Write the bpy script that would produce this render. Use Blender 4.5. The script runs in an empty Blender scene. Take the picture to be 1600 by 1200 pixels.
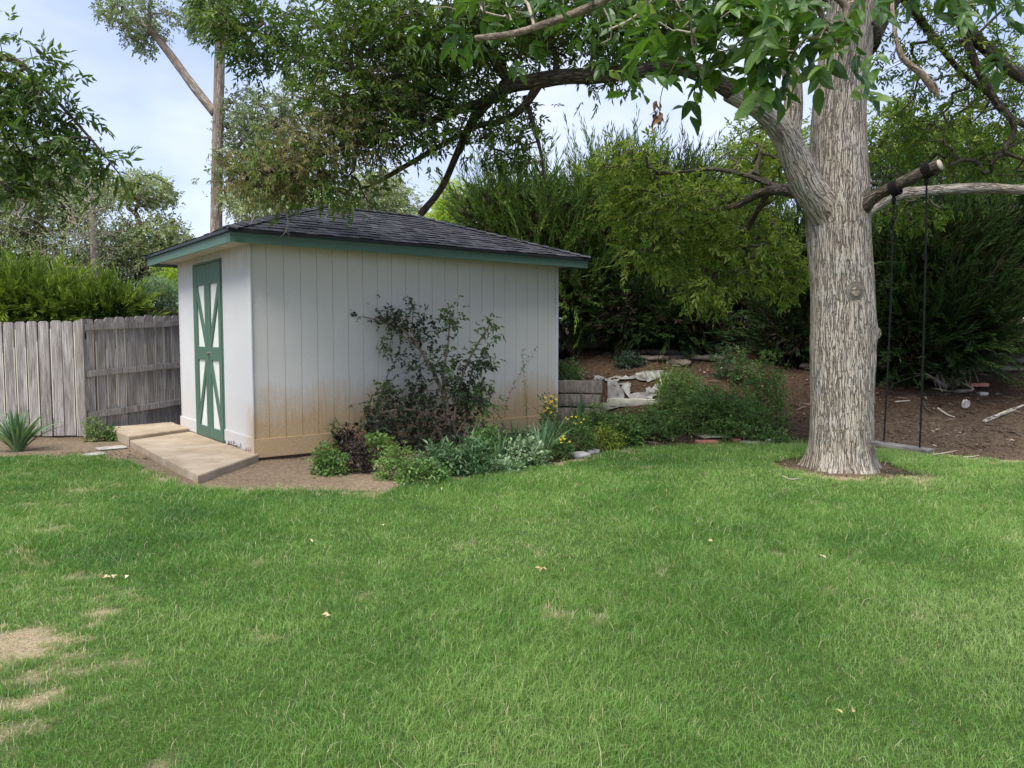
import bpy, math, numpy as np
from mathutils import Vector
RS = np.random.RandomState
C = bpy.context.scene.collection
SC = bpy.context.scene
# ------------------------------------------------------------------ camera, sky, sun, exposure
F = 1190.0; CAMZ = 1.45; PIT = math.radians(3.65)
cam_d = bpy.data.cameras.new('camera'); cam = bpy.data.objects.new('camera', cam_d); C.objects.link(cam)
cam_d.sensor_width = 36; cam_d.lens = 36 * F / 1600; cam_d.clip_start = 0.05; cam_d.clip_end = 2000
cam.location = (0, 0, CAMZ); cam.rotation_euler = (math.radians(90) - PIT, 0, 0)
SC.camera = cam
SUN_EL, SUN_AZ = math.radians(60), math.radians(-150)      # azimuth from +Y, clockwise
W = bpy.data.worlds.new('World'); SC.world = W; W.use_nodes = True
wn = W.node_tree.nodes; wl = W.node_tree.links; wn.clear()
wo = wn.new('ShaderNodeOutputWorld'); bg = wn.new('ShaderNodeBackground'); sky = wn.new('ShaderNodeTexSky')
sky.sky_type = 'NISHITA'; sky.sun_disc = False; sky.sun_elevation = SUN_EL; sky.sun_rotation = SUN_AZ; sky.altitude = 1600
tc = wn.new('ShaderNodeTexCoord'); mp = wn.new('ShaderNodeMapping'); mp.inputs['Scale'].default_value = (1.0, 1.0, 2.2)
nz = wn.new('ShaderNodeTexNoise'); nz.inputs['Scale'].default_value = 1.6; nz.inputs['Detail'].default_value = 6; nz.inputs['Roughness'].default_value = .5
rp = wn.new('ShaderNodeValToRGB'); rp.color_ramp.elements[0].position = .35; rp.color_ramp.elements[1].position = .68
rp.color_ramp.elements[0].color = (.70, .70, .70, 1); rp.color_ramp.elements[1].color = (.96, .96, .96, 1)
mx = wn.new('ShaderNodeMixRGB'); mx.inputs[2].default_value = (3.1, 3.65, 5.3, 1)
wl.new(tc.outputs['Generated'], mp.inputs[0]); wl.new(mp.outputs[0], nz.inputs['Vector']); wl.new(nz.outputs['Fac'], rp.inputs[0])
wl.new(rp.outputs[0], mx.inputs[0]); wl.new(sky.outputs[0], mx.inputs[1]); nc = wn.new('ShaderNodeTexNoise'); nc.inputs['Scale'].default_value = 2.3; nc.inputs['Detail'].default_value = 7; nc.inputs['Roughness'].default_value = .55; wl.new(mp.outputs[0], nc.inputs['Vector'])
cr = wn.new('ShaderNodeValToRGB'); cr.color_ramp.elements[0].position = .38; cr.color_ramp.elements[1].position = .62; cr.color_ramp.elements[0].color = (2.7, 3.35, 5.2, 1); cr.color_ramp.elements[1].color = (4.5, 4.9, 5.9, 1)
wl.new(nc.outputs['Fac'], cr.inputs[0]); wl.new(cr.outputs[0], mx.inputs[2]); wl.new(mx.outputs[0], bg.inputs[0])
bg.inputs[1].default_value = 0.115; wl.new(bg.outputs[0], wo.inputs[0])
sd = bpy.data.lights.new('sun', 'SUN'); sd.energy = 3.0; sd.angle = math.radians(38); sd.color = (1, .95, .86)
sun = bpy.data.objects.new('sun', sd); C.objects.link(sun)
sv = Vector((math.sin(SUN_AZ) * math.cos(SUN_EL), math.cos(SUN_AZ) * math.cos(SUN_EL), math.sin(SUN_EL)))
sun.rotation_euler = sv.to_track_quat('Z', 'Y').to_euler(); sun.location = sv * 60
SC.view_settings.view_transform = 'Standard'; SC.view_settings.look = 'None'
SC.view_settings.exposure = 0.92; SC.view_settings.gamma = 1
SC.cycles.max_bounces = 6; SC.cycles.diffuse_bounces = 4; SC.cycles.transmission_bounces = 4; SC.cycles.use_denoising = True

# ------------------------------------------------------------------ maths
def at(px, py, Y):
    x = (px - 800) / F; v = (600 - py) / F
    d = np.array([x, math.cos(PIT) + v * math.sin(PIT), -math.sin(PIT) + v * math.cos(PIT)])
    return np.array([0, 0, CAMZ]) + d * (Y / d[1])
def g(px, py, z=0.0):
    x = (px - 800) / F; v = (600 - py) / F
    d = np.array([x, math.cos(PIT) + v * math.sin(PIT), -math.sin(PIT) + v * math.cos(PIT)])
    return np.array([0, 0, CAMZ]) + d * ((z - CAMZ) / d[2])
def _h(ix, iy, iz, s):
    n = (ix.astype(np.int64) * 73856093) ^ (iy.astype(np.int64) * 19349663) ^ (iz.astype(np.int64) * 83492791) ^ (s * 2654435)
    n = (n ^ (n >> 13)) * 1274126177; n = (n ^ (n >> 16)) & 0xffffff
    return n / float(0xffffff)
def vn(p, s=0):
    p = np.asarray(p, float); i = np.floor(p).astype(np.int64); f = p - i; f = f * f * (3 - 2 * f)
    r = 0
    for a in (0, 1):
        for b in (0, 1):
            for c in (0, 1):
                w = (f[..., 0] if a else 1 - f[..., 0]) * (f[..., 1] if b else 1 - f[..., 1]) * (f[..., 2] if c else 1 - f[..., 2])
                r = r + w * _h(i[..., 0] + a, i[..., 1] + b, i[..., 2] + c, s)
    return r
def fbm(p, s=0, o=4):
    r = 0; a = .5; p = np.asarray(p, float)
    for k in range(o): r = r + a * vn(p, s + k); p = p * 2.03 + 7.1; a *= .5
    return r / (1 - .5 ** o)
def n2(x, y, k, s=0, o=4):
    x = np.asarray(x, float); y = np.asarray(y, float)
    return fbm(np.stack([x * k, y * k, np.zeros_like(x * y)], -1), s, o)
def norm(v): return v / np.maximum(np.linalg.norm(v, axis=-1, keepdims=True), 1e-9)
def rdir(rs, n): return norm(rs.normal(size=(n, 3)))
def sm(a, b, x): t = np.clip((x - a) / (b - a), 0, 1); return t * t * (3 - 2 * t)

# ------------------------------------------------------------------ mesh accumulator
class Acc:
    def __init__(s): s.v = []; s.q = []; s.t = []; s.tn = []; s.bc = []; s.n = 0
    def add(s, v, q=None, t=None, tint=None, bc=None):
        v = np.asarray(v, float).reshape(-1, 3)
        if q is not None and len(q): s.q.append(np.asarray(q, np.int64).reshape(-1, 4) + s.n)
        if t is not None and len(t): s.t.append(np.asarray(t, np.int64).reshape(-1, 3) + s.n)
        s.v.append(v); s.tn.append(np.full(len(v), .5) if tint is None else np.broadcast_to(np.asarray(tint, float), (len(v),)))
        s.bc.append(v if bc is None else bc); s.n += len(v)
    def box(s, lo, hi, M=None, tint=None):
        lo = np.array(lo, float); hi = np.array(hi, float)
        v = np.array([[(lo, hi)[i][0], (lo, hi)[j][1], (lo, hi)[k][2]] for i in (0, 1) for j in (0, 1) for k in (0, 1)])
        if M is not None: v = M(v)
        s.add(v, q=[[0, 1, 3, 2], [4, 6, 7, 5], [0, 4, 5, 1], [2, 3, 7, 6], [0, 2, 6, 4], [1, 5, 7, 3]], tint=tint)
    def prism(s, poly, z0, z1, bev=0):
        p = np.asarray(poly, float); n = len(p); c = p.mean(0)
        z0 = np.broadcast_to(z0, n); z1 = np.broadcast_to(z1, n)
        ring = [np.c_[p, z0], np.c_[p, z1 - bev]]
        if bev: ring.append(np.c_[p + norm(c - p) * bev, z1])
        v = np.concatenate(ring + [np.array([[c[0], c[1], z1.mean()]])]); q = []
        for r in range(len(ring) - 1):
            for i in range(n): j = (i + 1) % n; q.append([r * n + i, r * n + j, (r + 1) * n + j, (r + 1) * n + i])
        k = (len(ring) - 1) * n; t = [[k + i, k + (i + 1) % n, len(v) - 1] for i in range(n)]
        s.add(v, q=q, t=t)
    def obj(s, name, mat, parent=None, smooth=False, bevel=0):
        m = bpy.data.meshes.new(name)
        if s.n:
            v = np.concatenate(s.v); q = np.concatenate(s.q) if s.q else np.zeros((0, 4), np.int64); t = np.concatenate(s.t) if s.t else np.zeros((0, 3), np.int64)
            m.vertices.add(len(v)); m.vertices.foreach_set('co', v.astype(np.float32).ravel())
            lv = np.concatenate([q.ravel(), t.ravel()]).astype(np.int32); m.loops.add(len(lv)); m.loops.foreach_set('vertex_index', lv)
            ls = np.concatenate([np.arange(len(q)) * 4, len(q) * 4 + np.arange(len(t)) * 3]).astype(np.int32)
            m.polygons.add(len(ls)); m.polygons.foreach_set('loop_start', ls)
            m.polygons.foreach_set('use_smooth', np.full(len(ls), smooth))
            a = m.attributes.new('tint', 'FLOAT', 'POINT'); a.data.foreach_set('value', np.concatenate(s.tn).astype(np.float32))
            b = m.attributes.new('bc', 'FLOAT_VECTOR', 'POINT'); b.data.foreach_set('vector', np.concatenate(s.bc).astype(np.float32).ravel())
            m.update(); m.validate()
        if mat: m.materials.append(mat)
        o = bpy.data.objects.new(name, m); C.objects.link(o)
        if parent: o.parent = parent
        if bevel:
            bv = o.modifiers.new('bevel', 'BEVEL'); bv.width = bevel; bv.segments = 1; bv.limit_method = 'ANGLE'
        return o
def empty(name, loc=(0, 0, 0), rz=0):
    o = bpy.data.objects.new(name, None); C.objects.link(o); o.location = loc; o.rotation_euler = (0, 0, rz); return o
def tag(o, label=None, cat=None, group=None, kind=None):
    if label: o['label'] = label
    if cat: o['category'] = cat
    if group: o['group'] = group
    if kind: o['kind'] = kind
    return o

def spline(pts, rad, n=6):
    P = np.asarray(pts, float); R = np.asarray(rad, float)
    if len(P) < 3: n = max(n, 2); t = np.linspace(0, 1, n + 1)[:, None]; return P[0] * (1 - t) + P[-1] * t, R[0] * (1 - t[:, 0]) + R[-1] * t[:, 0]
    Q = np.vstack([2 * P[0] - P[1], P, 2 * P[-1] - P[-2]]); RR = np.r_[R[0], R, R[-1]]; o = []; r = []
    for i in range(1, len(Q) - 2):
        for k in range(n):
            t = k / n; a, b, c, d = Q[i - 1], Q[i], Q[i + 1], Q[i + 2]
            o.append(.5 * (2 * b + (c - a) * t + (2 * a - 5 * b + 4 * c - d) * t * t + (3 * b - a - 3 * c + d) * t ** 3)); r.append(RR[i] * (1 - t) + RR[i + 1] * t)
    o.append(P[-1]); r.append(R[-1]); return np.array(o), np.array(r)
def tube(A, pts, rad, sides=8, cap=True, lump=0, seed=0, fn=None, tint=None, l0=0.0):
    P = np.asarray(pts, float); R = np.asarray(rad, float); n = len(P)
    T = norm(np.gradient(P, axis=0)); ref = np.array([0, 1.0, 0]) if abs(T[0][1]) < .9 else np.array([1.0, 0, 0])
    U = np.zeros_like(P); u = norm(np.cross(ref, T[0]));
    for i in range(n): u = norm(u - T[i] * np.dot(u, T[i])); U[i] = u
    V = np.cross(T, U); th = np.linspace(0, 2 * math.pi, sides, endpoint=False)
    L = np.r_[0, np.cumsum(np.linalg.norm(np.diff(P, axis=0), axis=1))] + l0
    cs, sn = np.cos(th), np.sin(th)
    rr = np.repeat(R[:, None], sides, 1)
    rm = max(R.mean(), .004)
    bc = np.stack([np.repeat(cs[None] * rm, n, 0), np.repeat(sn[None] * rm, n, 0), np.repeat(L[:, None], sides, 1)], -1)
    if lump: rr = rr * (1 + lump * (fbm(bc * 3.2 / max(rm * 3, .05) * .35 + seed, seed, 3) - .5) * 2)
    if fn is not None: rr, bc = fn(rr, th[None], L[:, None], P, bc)
    v = P[:, None] + (U[:, None] * cs[None, :, None] + V[:, None] * sn[None, :, None]) * rr[..., None]
    i = np.arange(n - 1)[:, None] * sides; j = np.arange(sides)[None]; j2 = (j + 1) % sides
    q = np.stack([i + j, i + j2, i + sides + j2, i + sides + j], -1).reshape(-1, 4)
    v = v.reshape(-1, 3); bc = bc.reshape(-1, 3); t = None
    if cap:
        k = len(v); v = np.vstack([v, P[-1] + T[-1] * R[-1] * .15, P[0]]); bc = np.vstack([bc, bc[-1] * [0, 0, 1], bc[0] * [0, 0, 1]])
        b = (n - 1) * sides; t = [[b + a, b + (a + 1) % sides, k] for a in range(sides)] + [[(a + 1) % sides, a, k + 1] for a in range(sides)]
    A.add(v, q=q, t=t, bc=bc, tint=tint)

# leaves -----------------------------------------------------------
def leaves(A, B, D, N, L, Wd, tint, fold=.18, droop=.15, rich=False):
    B = np.asarray(B); n = len(B); D = norm(D); S = norm(np.cross(D, N)); N = norm(np.cross(S, D))
    L = np.broadcast_to(L, n)[:, None]; Wd = np.broadcast_to(Wd, n)[:, None]; tint = np.broadcast_to(tint, n)
    if not rich:
        mid = B + D * L * .42; v = np.stack([B, mid + S * Wd / 2 + N * Wd * fold, B + D * L - N * L * droop, mid - S * Wd / 2 + N * Wd * fold], 1)
        k = (np.arange(n) * 4)[:, None]; t = np.concatenate([k + [[0, 3, 2]], k + [[0, 2, 1]]])
        A.add(v.reshape(-1, 3), t=t, tint=np.repeat(tint, 4)); return
    st = [0, .1, .28, .5, .75, .92, 1]; ww = [.03, .5, .92, 1, .66, .22, .01]; rows = []
    for s_, w_ in zip(st, ww):
        m = B + D * L * s_ - N * L * droop * s_ * s_ * 1.3
        wv = np.sin(s_ * 9 + tint * 40)[:, None] * Wd * .05
        rows.append(np.stack([m + S * Wd / 2 * w_ + N * (Wd * fold * w_ + wv), m, m - S * Wd / 2 * w_ + N * (Wd * fold * w_ - wv)], 1))
    v = np.stack(rows, 1); ns = len(st); q = []
    for i in range(ns - 1):
        for j in (0, 1): a = i * 3 + j; q.append([a, a + 3, a + 4, a + 1])
    q = np.array(q)[None] + (np.arange(n) * ns * 3)[:, None, None]
    A.add(v.reshape(-1, 3), q=q.reshape(-1, 4), tint=np.repeat(tint, ns * 3))
def sprays(A, rs, P, D, npair=3, ll=.07, lw=.024, rach=.16, tint=(.5, .2), rich=False, jit=.35, term=True, droop=.2, stems=None):
    """compound leaves: each spray a rachis at P heading D with opposite leaflets"""
    n = len(P); D = norm(D); up = norm(np.array([0, 0, 1.]) + rs.normal(size=(n, 3)) * .45); S = norm(np.cross(D, up)); N = np.cross(S, D)
    tb = np.clip(rs.normal(tint[0], tint[1], n), 0, 1); sc = rs.uniform(.75, 1.2, n)
    Bs, Ds, Ns, Ls, Ts = [], [], [], [], []
    for k in range(npair):
        f = .35 + .6 * k / npair
        for sg in (-1, 1):
            Bs.append(P + D * (rach * f * sc)[:, None] - N * (rach * .25 * f * f * sc)[:, None]); Ds.append(norm(D * .75 + S * sg * .8 - np.array([0, 0, droop]) + rs.normal(size=(n, 3)) * jit))
            Ns.append(norm(N + rs.normal(size=(n, 3)) * .3)); Ls.append(ll * sc * rs.uniform(.75, 1.15, n)); Ts.append(np.clip(tb + rs.normal(0, .07, n), 0, 1))
    if term:
        Bs.append(P + D * (rach * .95 * sc)[:, None] - N * (rach * .25 * sc)[:, None]); Ds.append(norm(D - np.array([0, 0, droop]) + rs.normal(size=(n, 3)) * jit * .6)); Ns.append(N); Ls.append(ll * 1.1 * sc); Ts.append(tb)
    B = np.concatenate(Bs); L = np.concatenate(Ls)
    leaves(A, B, np.concatenate(Ds), np.concatenate(Ns), L, L * (lw / ll), np.concatenate(Ts), rich=rich)
    if stems is not None:
        for i in range(n):
            f = np.linspace(0, .95, 4)[:, None] * rach * sc[i]; tube(stems, P[i] + D[i] * f - N[i] * f * f / rach / sc[i] * .25, [.0014] * 4, 4, cap=False)

def grow(rs, skel, targets, step=.15, wob=.12, sag=.0, r_tip=.003, rmax=.05, pw=.48, A=None, sides=5, skel_r=None):
    """connect every target to the nearest wood so far; returns targets and their twig directions"""
    nodes = [np.asarray(p, float) for p in skel]; par = [-1] * len(nodes); N = np.array(nodes); paths = []
    d0 = np.min(np.linalg.norm(targets[:, None] - N[None], axis=2), axis=1); order = np.argsort(d0)
    dirs = np.zeros_like(targets); buf = np.zeros((len(nodes) + len(targets) * 14, 3)); buf[:len(nodes)] = N; m = len(nodes)
    for ti in order:
        t = targets[ti]; d = np.linalg.norm(buf[:m] - t, axis=1); b = int(np.argmin(d)); L = d[b]
        k = int(min(12, max(1, math.ceil(L / step)))); p0 = buf[b].copy(); off = rs.normal(size=3) * wob * L * .5; off[2] += sag * L
        idx = [b]
        for i in range(1, k + 1):
            f = i / k; q = p0 * (1 - f) + t * f + off * 4 * f * (1 - f) * .5 + (rs.normal(size=3) * wob * step * .35 if i < k else 0)
            buf[m] = q; par.append(idx[-1]); idx.append(m); m += 1
        paths.append(idx); e = buf[idx[-1]] - buf[idx[-2]]; dirs[ti] = e / max(np.linalg.norm(e), 1e-6)
    cnt = np.zeros(m)
    for idx in paths: cnt[idx[-1]] += 1
    for i in range(m - 1, -1, -1):
        if par[i] >= 0: cnt[par[i]] += cnt[i]
    rad = np.minimum(r_tip * np.maximum(cnt, 1) ** pw, rmax)
    if A is not None:
        for idx in paths:
            r = rad[idx].copy(); r[0] = min(r[0], r[1] * 1.15); tube(A, buf[idx], r, sides, cap=False)
    return dirs
def blob(rs, px, py, Y, rx, ry, rd, n, shell=0.0):
    c = at(px, py, Y); k = Y / F; d = rdir(rs, n) * (rs.uniform(shell ** 3, 1, n) ** (1 / 3))[:, None]
    return c + d * np.array([rx * k, rd, ry * k])

# ------------------------------------------------------------------ materials
def M(name, rough=.8, spec=.3):
    m = bpy.data.materials.new(name); m.use_nodes = True; n = m.node_tree.nodes; l = m.node_tree.links
    b = n['Principled BSDF']; b.inputs['Roughness'].default_value = rough; b.inputs['Specular IOR Level'].default_value = spec
    return m, n, l, b
def nd(n, l, t, ins=None, **kw):
    x = n.new(t)
    for k, v in kw.items(): setattr(x, k, v)
    for k, v in (ins or {}).items():
        if hasattr(v, 'is_linked') or isinstance(v, bpy.types.NodeSocket): l.new(v, x.inputs[k])
        else: x.inputs[k].default_value = v
    return x
def c4(c): return (*c, 1) if len(c) == 3 else c
def ramp(n, l, fac, stops):
    r = n.new('ShaderNodeValToRGB'); e = r.color_ramp.elements
    while len(e) < len(stops): e.new(.5)
    for i, (p, c) in enumerate(stops): e[i].position = p; e[i].color = c4(c) if hasattr(c, '__len__') else (c, c, c, 1)
    l.new(fac, r.inputs[0]); return r.outputs[0]
def mapn(n, l, vec, sc): return nd(n, l, 'ShaderNodeMapping', {'Vector': vec, 'Scale': sc}).outputs[0]
def noise(n, l, vec, s, d=4, r=.55): return nd(n, l, 'ShaderNodeTexNoise', {'Vector': vec, 'Scale': s, 'Detail': d, 'Roughness': r}).outputs['Fac']
def mix(n, l, f, a, b, mode='MIX'):
    x = n.new('ShaderNodeMixRGB'); x.blend_type = mode
    for k, v in ((0, f), (1, a), (2, b)):
        if isinstance(v, bpy.types.NodeSocket): l.new(v, x.inputs[k])
        elif k == 0: x.inputs[0].default_value = v
        else: x.inputs[k].default_value = c4(v)
    return x.outputs[0]
def bump(n, l, b, h, st=.5, dist=.01): l.new(nd(n, l, 'ShaderNodeBump', {'Height': h, 'Strength': st, 'Distance': dist}).outputs[0], b.inputs['Normal'])
def math_(n, l, op, a, b=0.0):
    x = n.new('ShaderNodeMath'); x.operation = op
    for k, v in ((0, a), (1, b)):
        if isinstance(v, bpy.types.NodeSocket): l.new(v, x.inputs[k])
        else: x.inputs[k].default_value = v
    return x.outputs[0]

def leaf_mat(name, cols, rough=.5, trans=.3, spec=.35):
    m, n, l, b = M(name, rough, spec)
    a = nd(n, l, 'ShaderNodeAttribute', attribute_name='tint'); k = len(cols)
    col = ramp(n, l, a.outputs['Fac'], [(i / (k - 1), c) for i, c in enumerate(cols)])
    l.new(col, b.inputs['Base Color'])
    tr = nd(n, l, 'ShaderNodeBsdfTranslucent'); tcol = mix(n, l, 1.0, col, (1.25, 1.3, .55), 'MULTIPLY'); l.new(tcol, tr.inputs['Color'])
    ms = nd(n, l, 'ShaderNodeMixShader', {'Fac': trans}); l.new(b.outputs[0], ms.inputs[1]); l.new(tr.outputs[0], ms.inputs[2])
    l.new(ms.outputs[0], n['Material Output'].inputs['Surface']); return m
def bark_mat(name, dark, light, s=30, zs=.22, bs=.9, bd=.02, lo=.0, hi=.25):
    m, n, l, b = M(name, .9, .15)
    a = nd(n, l, 'ShaderNodeAttribute', attribute_name='bc').outputs['Vector']
    w = nd(n, l, 'ShaderNodeTexNoise', {'Vector': mapn(n, l, a, (1, 1, .6)), 'Scale': 9.0, 'Detail': 3}).outputs['Color']
    a2 = nd(n, l, 'ShaderNodeVectorMath', {0: a, 1: nd(n, l, 'ShaderNodeVectorMath', {0: w, 1: (.045, .045, .10)}, operation='MULTIPLY').outputs[0]}, operation='ADD').outputs[0]
    v = mapn(n, l, a2, (1, 1, zs))
    e = nd(n, l, 'ShaderNodeTexVoronoi', {'Vector': v, 'Scale': s, 'Randomness': 1.0}, feature='DISTANCE_TO_EDGE').outputs['Distance']
    def rid(sc, st):
        q = nd(n, l, 'ShaderNodeTexNoise', {'Vector': mapn(n, l, a2, (1, 1, st)), 'Scale': sc, 'Detail': 1.5, 'Roughness': .45}).outputs['Fac']
        return math_(n, l, 'MULTIPLY', math_(n, l, 'ABSOLUTE', math_(n, l, 'SUBTRACT', q, .5)), 2.6)
    r1 = rid(s * .62, zs * .62); r2 = rid(s * .95, zs * .8)
    ee = math_(n, l, 'ADD', math_(n, l, 'MINIMUM', r1, math_(n, l, 'ADD', e, .05)), math_(n, l, 'MULTIPLY', r2, .22))
    h = ramp(n, l, ee, [(lo, 0), (hi, 1)])
    fine = noise(n, l, mapn(n, l, a2, (1, 1, .35)), 120, 3)
    big = noise(n, l, a, 3, 3)
    c = ramp(n, l, h, [(0, dark), (.45, tuple(np.array(dark) * .45 + np.array(light) * .45)), (1, light)])
    c = mix(n, l, .5, c, ramp(n, l, fine, [(.3, .55), (.7, 1)]), 'MULTIPLY')
    c = mix(n, l, .8, c, ramp(n, l, big, [(.3, (.80, .70, .58)), (.7, (1, 1, 1))]), 'MULTIPLY')
    l.new(c, b.inputs['Base Color']); hh = math_(n, l, 'ADD', h, math_(n, l, 'MULTIPLY', fine, .35)); bump(n, l, b, hh, bs, bd); return m
def simple(name, c1, c2, s=8, rough=.8, bs=.3, bd=.004, stretch=(1, 1, 1), spec=.3, metal=0, detail=5):
    m, n, l, b = M(name, rough, spec); b.inputs['Metallic'].default_value = metal
    o = nd(n, l, 'ShaderNodeTexCoord').outputs['Object']; f = noise(n, l, mapn(n, l, o, stretch), s, detail, .62)
    l.new(ramp(n, l, f, [(.32, c1), (.68, c2)]), b.inputs['Base Color']); bump(n, l, b, f, bs, bd); return m

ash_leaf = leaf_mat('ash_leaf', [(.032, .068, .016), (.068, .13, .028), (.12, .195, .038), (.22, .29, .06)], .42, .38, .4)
ash_lit = leaf_mat('ash_leaf_lit', [(.06, .12, .018), (.13, .21, .03), (.25, .33, .05), (.42, .46, .13)], .5, .38)  # brighter copy of the ash leaf, lit look put into the colour
seed_mat = leaf_mat('ash_seed', [(.09, .11, .035), (.17, .17, .06), (.28, .255, .11), (.34, .27, .12)], .7, .25)
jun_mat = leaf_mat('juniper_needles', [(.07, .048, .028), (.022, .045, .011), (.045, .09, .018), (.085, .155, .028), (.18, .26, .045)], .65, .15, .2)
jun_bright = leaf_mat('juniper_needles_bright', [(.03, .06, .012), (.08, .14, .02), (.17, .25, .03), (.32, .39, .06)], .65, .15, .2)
jun_shaded = leaf_mat('juniper_needles_shaded', [(.05, .034, .02), (.010, .022, .006), (.018, .038, .009), (.032, .066, .014), (.055, .105, .02)], .65, .12, .2)  # darkened copy of the needles, canopy shade put into the colour
far_leaf = leaf_mat('cottonwood_leaf', [(.13, .18, .10), (.20, .27, .15), (.29, .36, .21), (.38, .44, .28)], .5, .3)
far_leaf2 = leaf_mat('pale_leaf', [(.17, .22, .10), (.26, .32, .16), (.36, .41, .22), (.46, .5, .3)], .5, .3)
lime_leaf = leaf_mat('lime_leaf', [(.2, .32, .03), (.32, .45, .04), (.42, .55, .06), (.5, .6, .08)], .5, .4)
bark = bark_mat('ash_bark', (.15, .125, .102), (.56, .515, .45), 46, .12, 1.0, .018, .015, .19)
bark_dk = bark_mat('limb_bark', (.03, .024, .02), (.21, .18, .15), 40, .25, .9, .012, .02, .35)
bark_far = bark_mat('cottonwood_bark', (.20, .16, .13), (.58, .52, .45), 14, .15, .8, .03, .02, .4)
twig_mat = simple('twig_bark', (.05, .04, .03), (.13, .105, .08), 30, .9, .3)
pale_twig = simple('pale_twig', (.30, .25, .19), (.55, .49, .40), 30, .85, .3)
dead_twig = simple('dead_twig', (.16, .13, .11), (.34, .29, .25), 6, .9, .2)

# ------------------------------------------------------------------ terrain
LEX, LEY = zip(*[(g(a, b)[0], g(a, b)[1]) for a, b in [(-300, 716), (0, 714), (150, 712), (205, 724), (290, 760), (400, 768), (600, 770), (640, 753), (720, 746), (790, 738), (880, 722), (950, 706), (1000, 698), (1250, 694), (1400, 704), (1600, 722), (1900, 740)]])
def lawn_edge(x): return np.interp(x, LEX, LEY) + (n2(x, x * 0 + 3, 2.2, 5, 3) - .5) * .22
def H(x, y):
    x = np.asarray(x, float); y = np.asarray(y, float)
    yb = np.interp(x, [-60, -8, -6.5, -5.2, -4.4, -1.0, .2, .8, 1.4, 2.4, 60], [11.0, 11.0, 11.0, 12.3, 13.2, 15.3, 13.6, 11.9, 10.8, 9.95, 10.1])
    t = y - yb
    pr = np.interp(t, [0, .7, 1.5, 2.5, 4, 8, 20, 60], [0, .12, .42, .78, 1.15, 1.5, 1.9, 3.0])
    pl = np.interp(t, [0, .2, .9, 2.2, 5, 12, 60], [0, .0, 1.3, 1.75, 2.0, 2.3, 3.5])
    w = sm(-4.0, -2.0, x); z = pr * w + pl * (1 - w)
    win = sm(11.78, 11.88, y) * sm(.15, .6, x) * (1 - sm(1.5, 2.3, x)); z = np.where(win > 0, np.maximum(z, win * (.70 + .10 * sm(12, 14, y))), z)
    z = z + (n2(x, y, .9, 11, 4) - .5) * .16 * sm(0, 1.5, t) + (n2(x, y, 5, 3, 3) - .5) * .04 * sm(-.3, .5, y - np.interp(x, LEX, LEY))
    return z
def axis(lo, hi, a, b, st, far): 
    mid = np.arange(a, b + 1e-6, st); k = 22
    L = a - (a - lo) * (np.linspace(1, 0, k, endpoint=False) ** 2.5); R = b + (hi - b) * (np.linspace(0, 1, k + 1)[1:] ** 2.5); return np.r_[L, mid, R]
def sheet(A, X, Y, Z, keep=None, tint=None):
    ny, nx = X.shape; i = np.arange(ny - 1)[:, None] * nx + np.arange(nx - 1)[None]; q = np.stack([i, i + 1, i + nx + 1, i + nx], -1)
    if keep is not None: q = q[keep]
    A.add(np.stack([X, Y, Z], -1).reshape(-1, 3), q=q.reshape(-1, 4), tint=None if tint is None else tint.ravel())
m_soil, n, l, b = M('mulch_soil', .95, .1)
o = nd(n, l, 'ShaderNodeTexCoord').outputs['Object']
f1 = noise(n, l, o, .55, 5); f2 = noise(n, l, o, 26, 6, .7); vo = nd(n, l, 'ShaderNodeTexVoronoi', {'Vector': o, 'Scale': 45.0}).outputs['Color']
sep = nd(n, l, 'ShaderNodeSeparateXYZ', {0: o}).outputs
near = ramp(n, l, math_(n, l, 'MULTIPLY', sep[1], .1), [(.93, (1, 1, 1)), (1.0, (0, 0, 0))])
cA = ramp(n, l, f2, [(.3, (.032, .020, .013)), (.52, (.072, .047, .031)), (.72, (.15, .105, .075))])
cB = ramp(n, l, f2, [(.3, (.17, .125, .085)), (.55, (.28, .215, .15)), (.75, (.40, .325, .235))])
pm = nd(n, l, 'ShaderNodeAttribute', attribute_name='tint').outputs['Fac']
cc = mix(n, l, pm, cA, cB); cc = mix(n, l, .8, cc, ramp(n, l, nd(n, l, 'ShaderNodeSeparateXYZ', {0: vo}).outputs[0], [(0, .62), (1, 1.25)]), 'MULTIPLY'); cc = mix(n, l, .7, cc, ramp(n, l, f1, [(.35, (.72, .70, .68)), (.65, (1.1, 1.08, 1.04))]), 'MULTIPLY')
l.new(cc, b.inputs['Base Color']); bump(n, l, b, math_(n, l, 'ADD', f2, f1), .9, .03)
xs = axis(-90, 90, -9, 9, .09, 0); ys = axis(-30, 150, 8.2, 17, .09, 0)
X, Y = np.meshgrid(xs, ys); A = Acc()
pale = sm(.2, -.8, X - .5) * sm(11.4, 10.2, Y)          # pale trodden dirt round the slab, dark mulch on the bank
pale = np.clip(pale + .35 * sm(4.2, 5.2, X) * sm(11.5, 10.6, Y) + (n2(X, Y, 1.2, 9, 3) - .5) * .5 * (pale > 0.02) + .55 * np.exp(-((X - 3.5) ** 2 / .9 + (Y - 7.9) ** 2 / .6)), 0, 1)
sheet(A, X, Y, H(X, Y), tint=pale); ground = A.obj('ground', m_soil, smooth=True); tag(ground, 'brown mulch and bare soil rising to a bank behind the lawn', 'ground', kind='structure')

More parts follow.
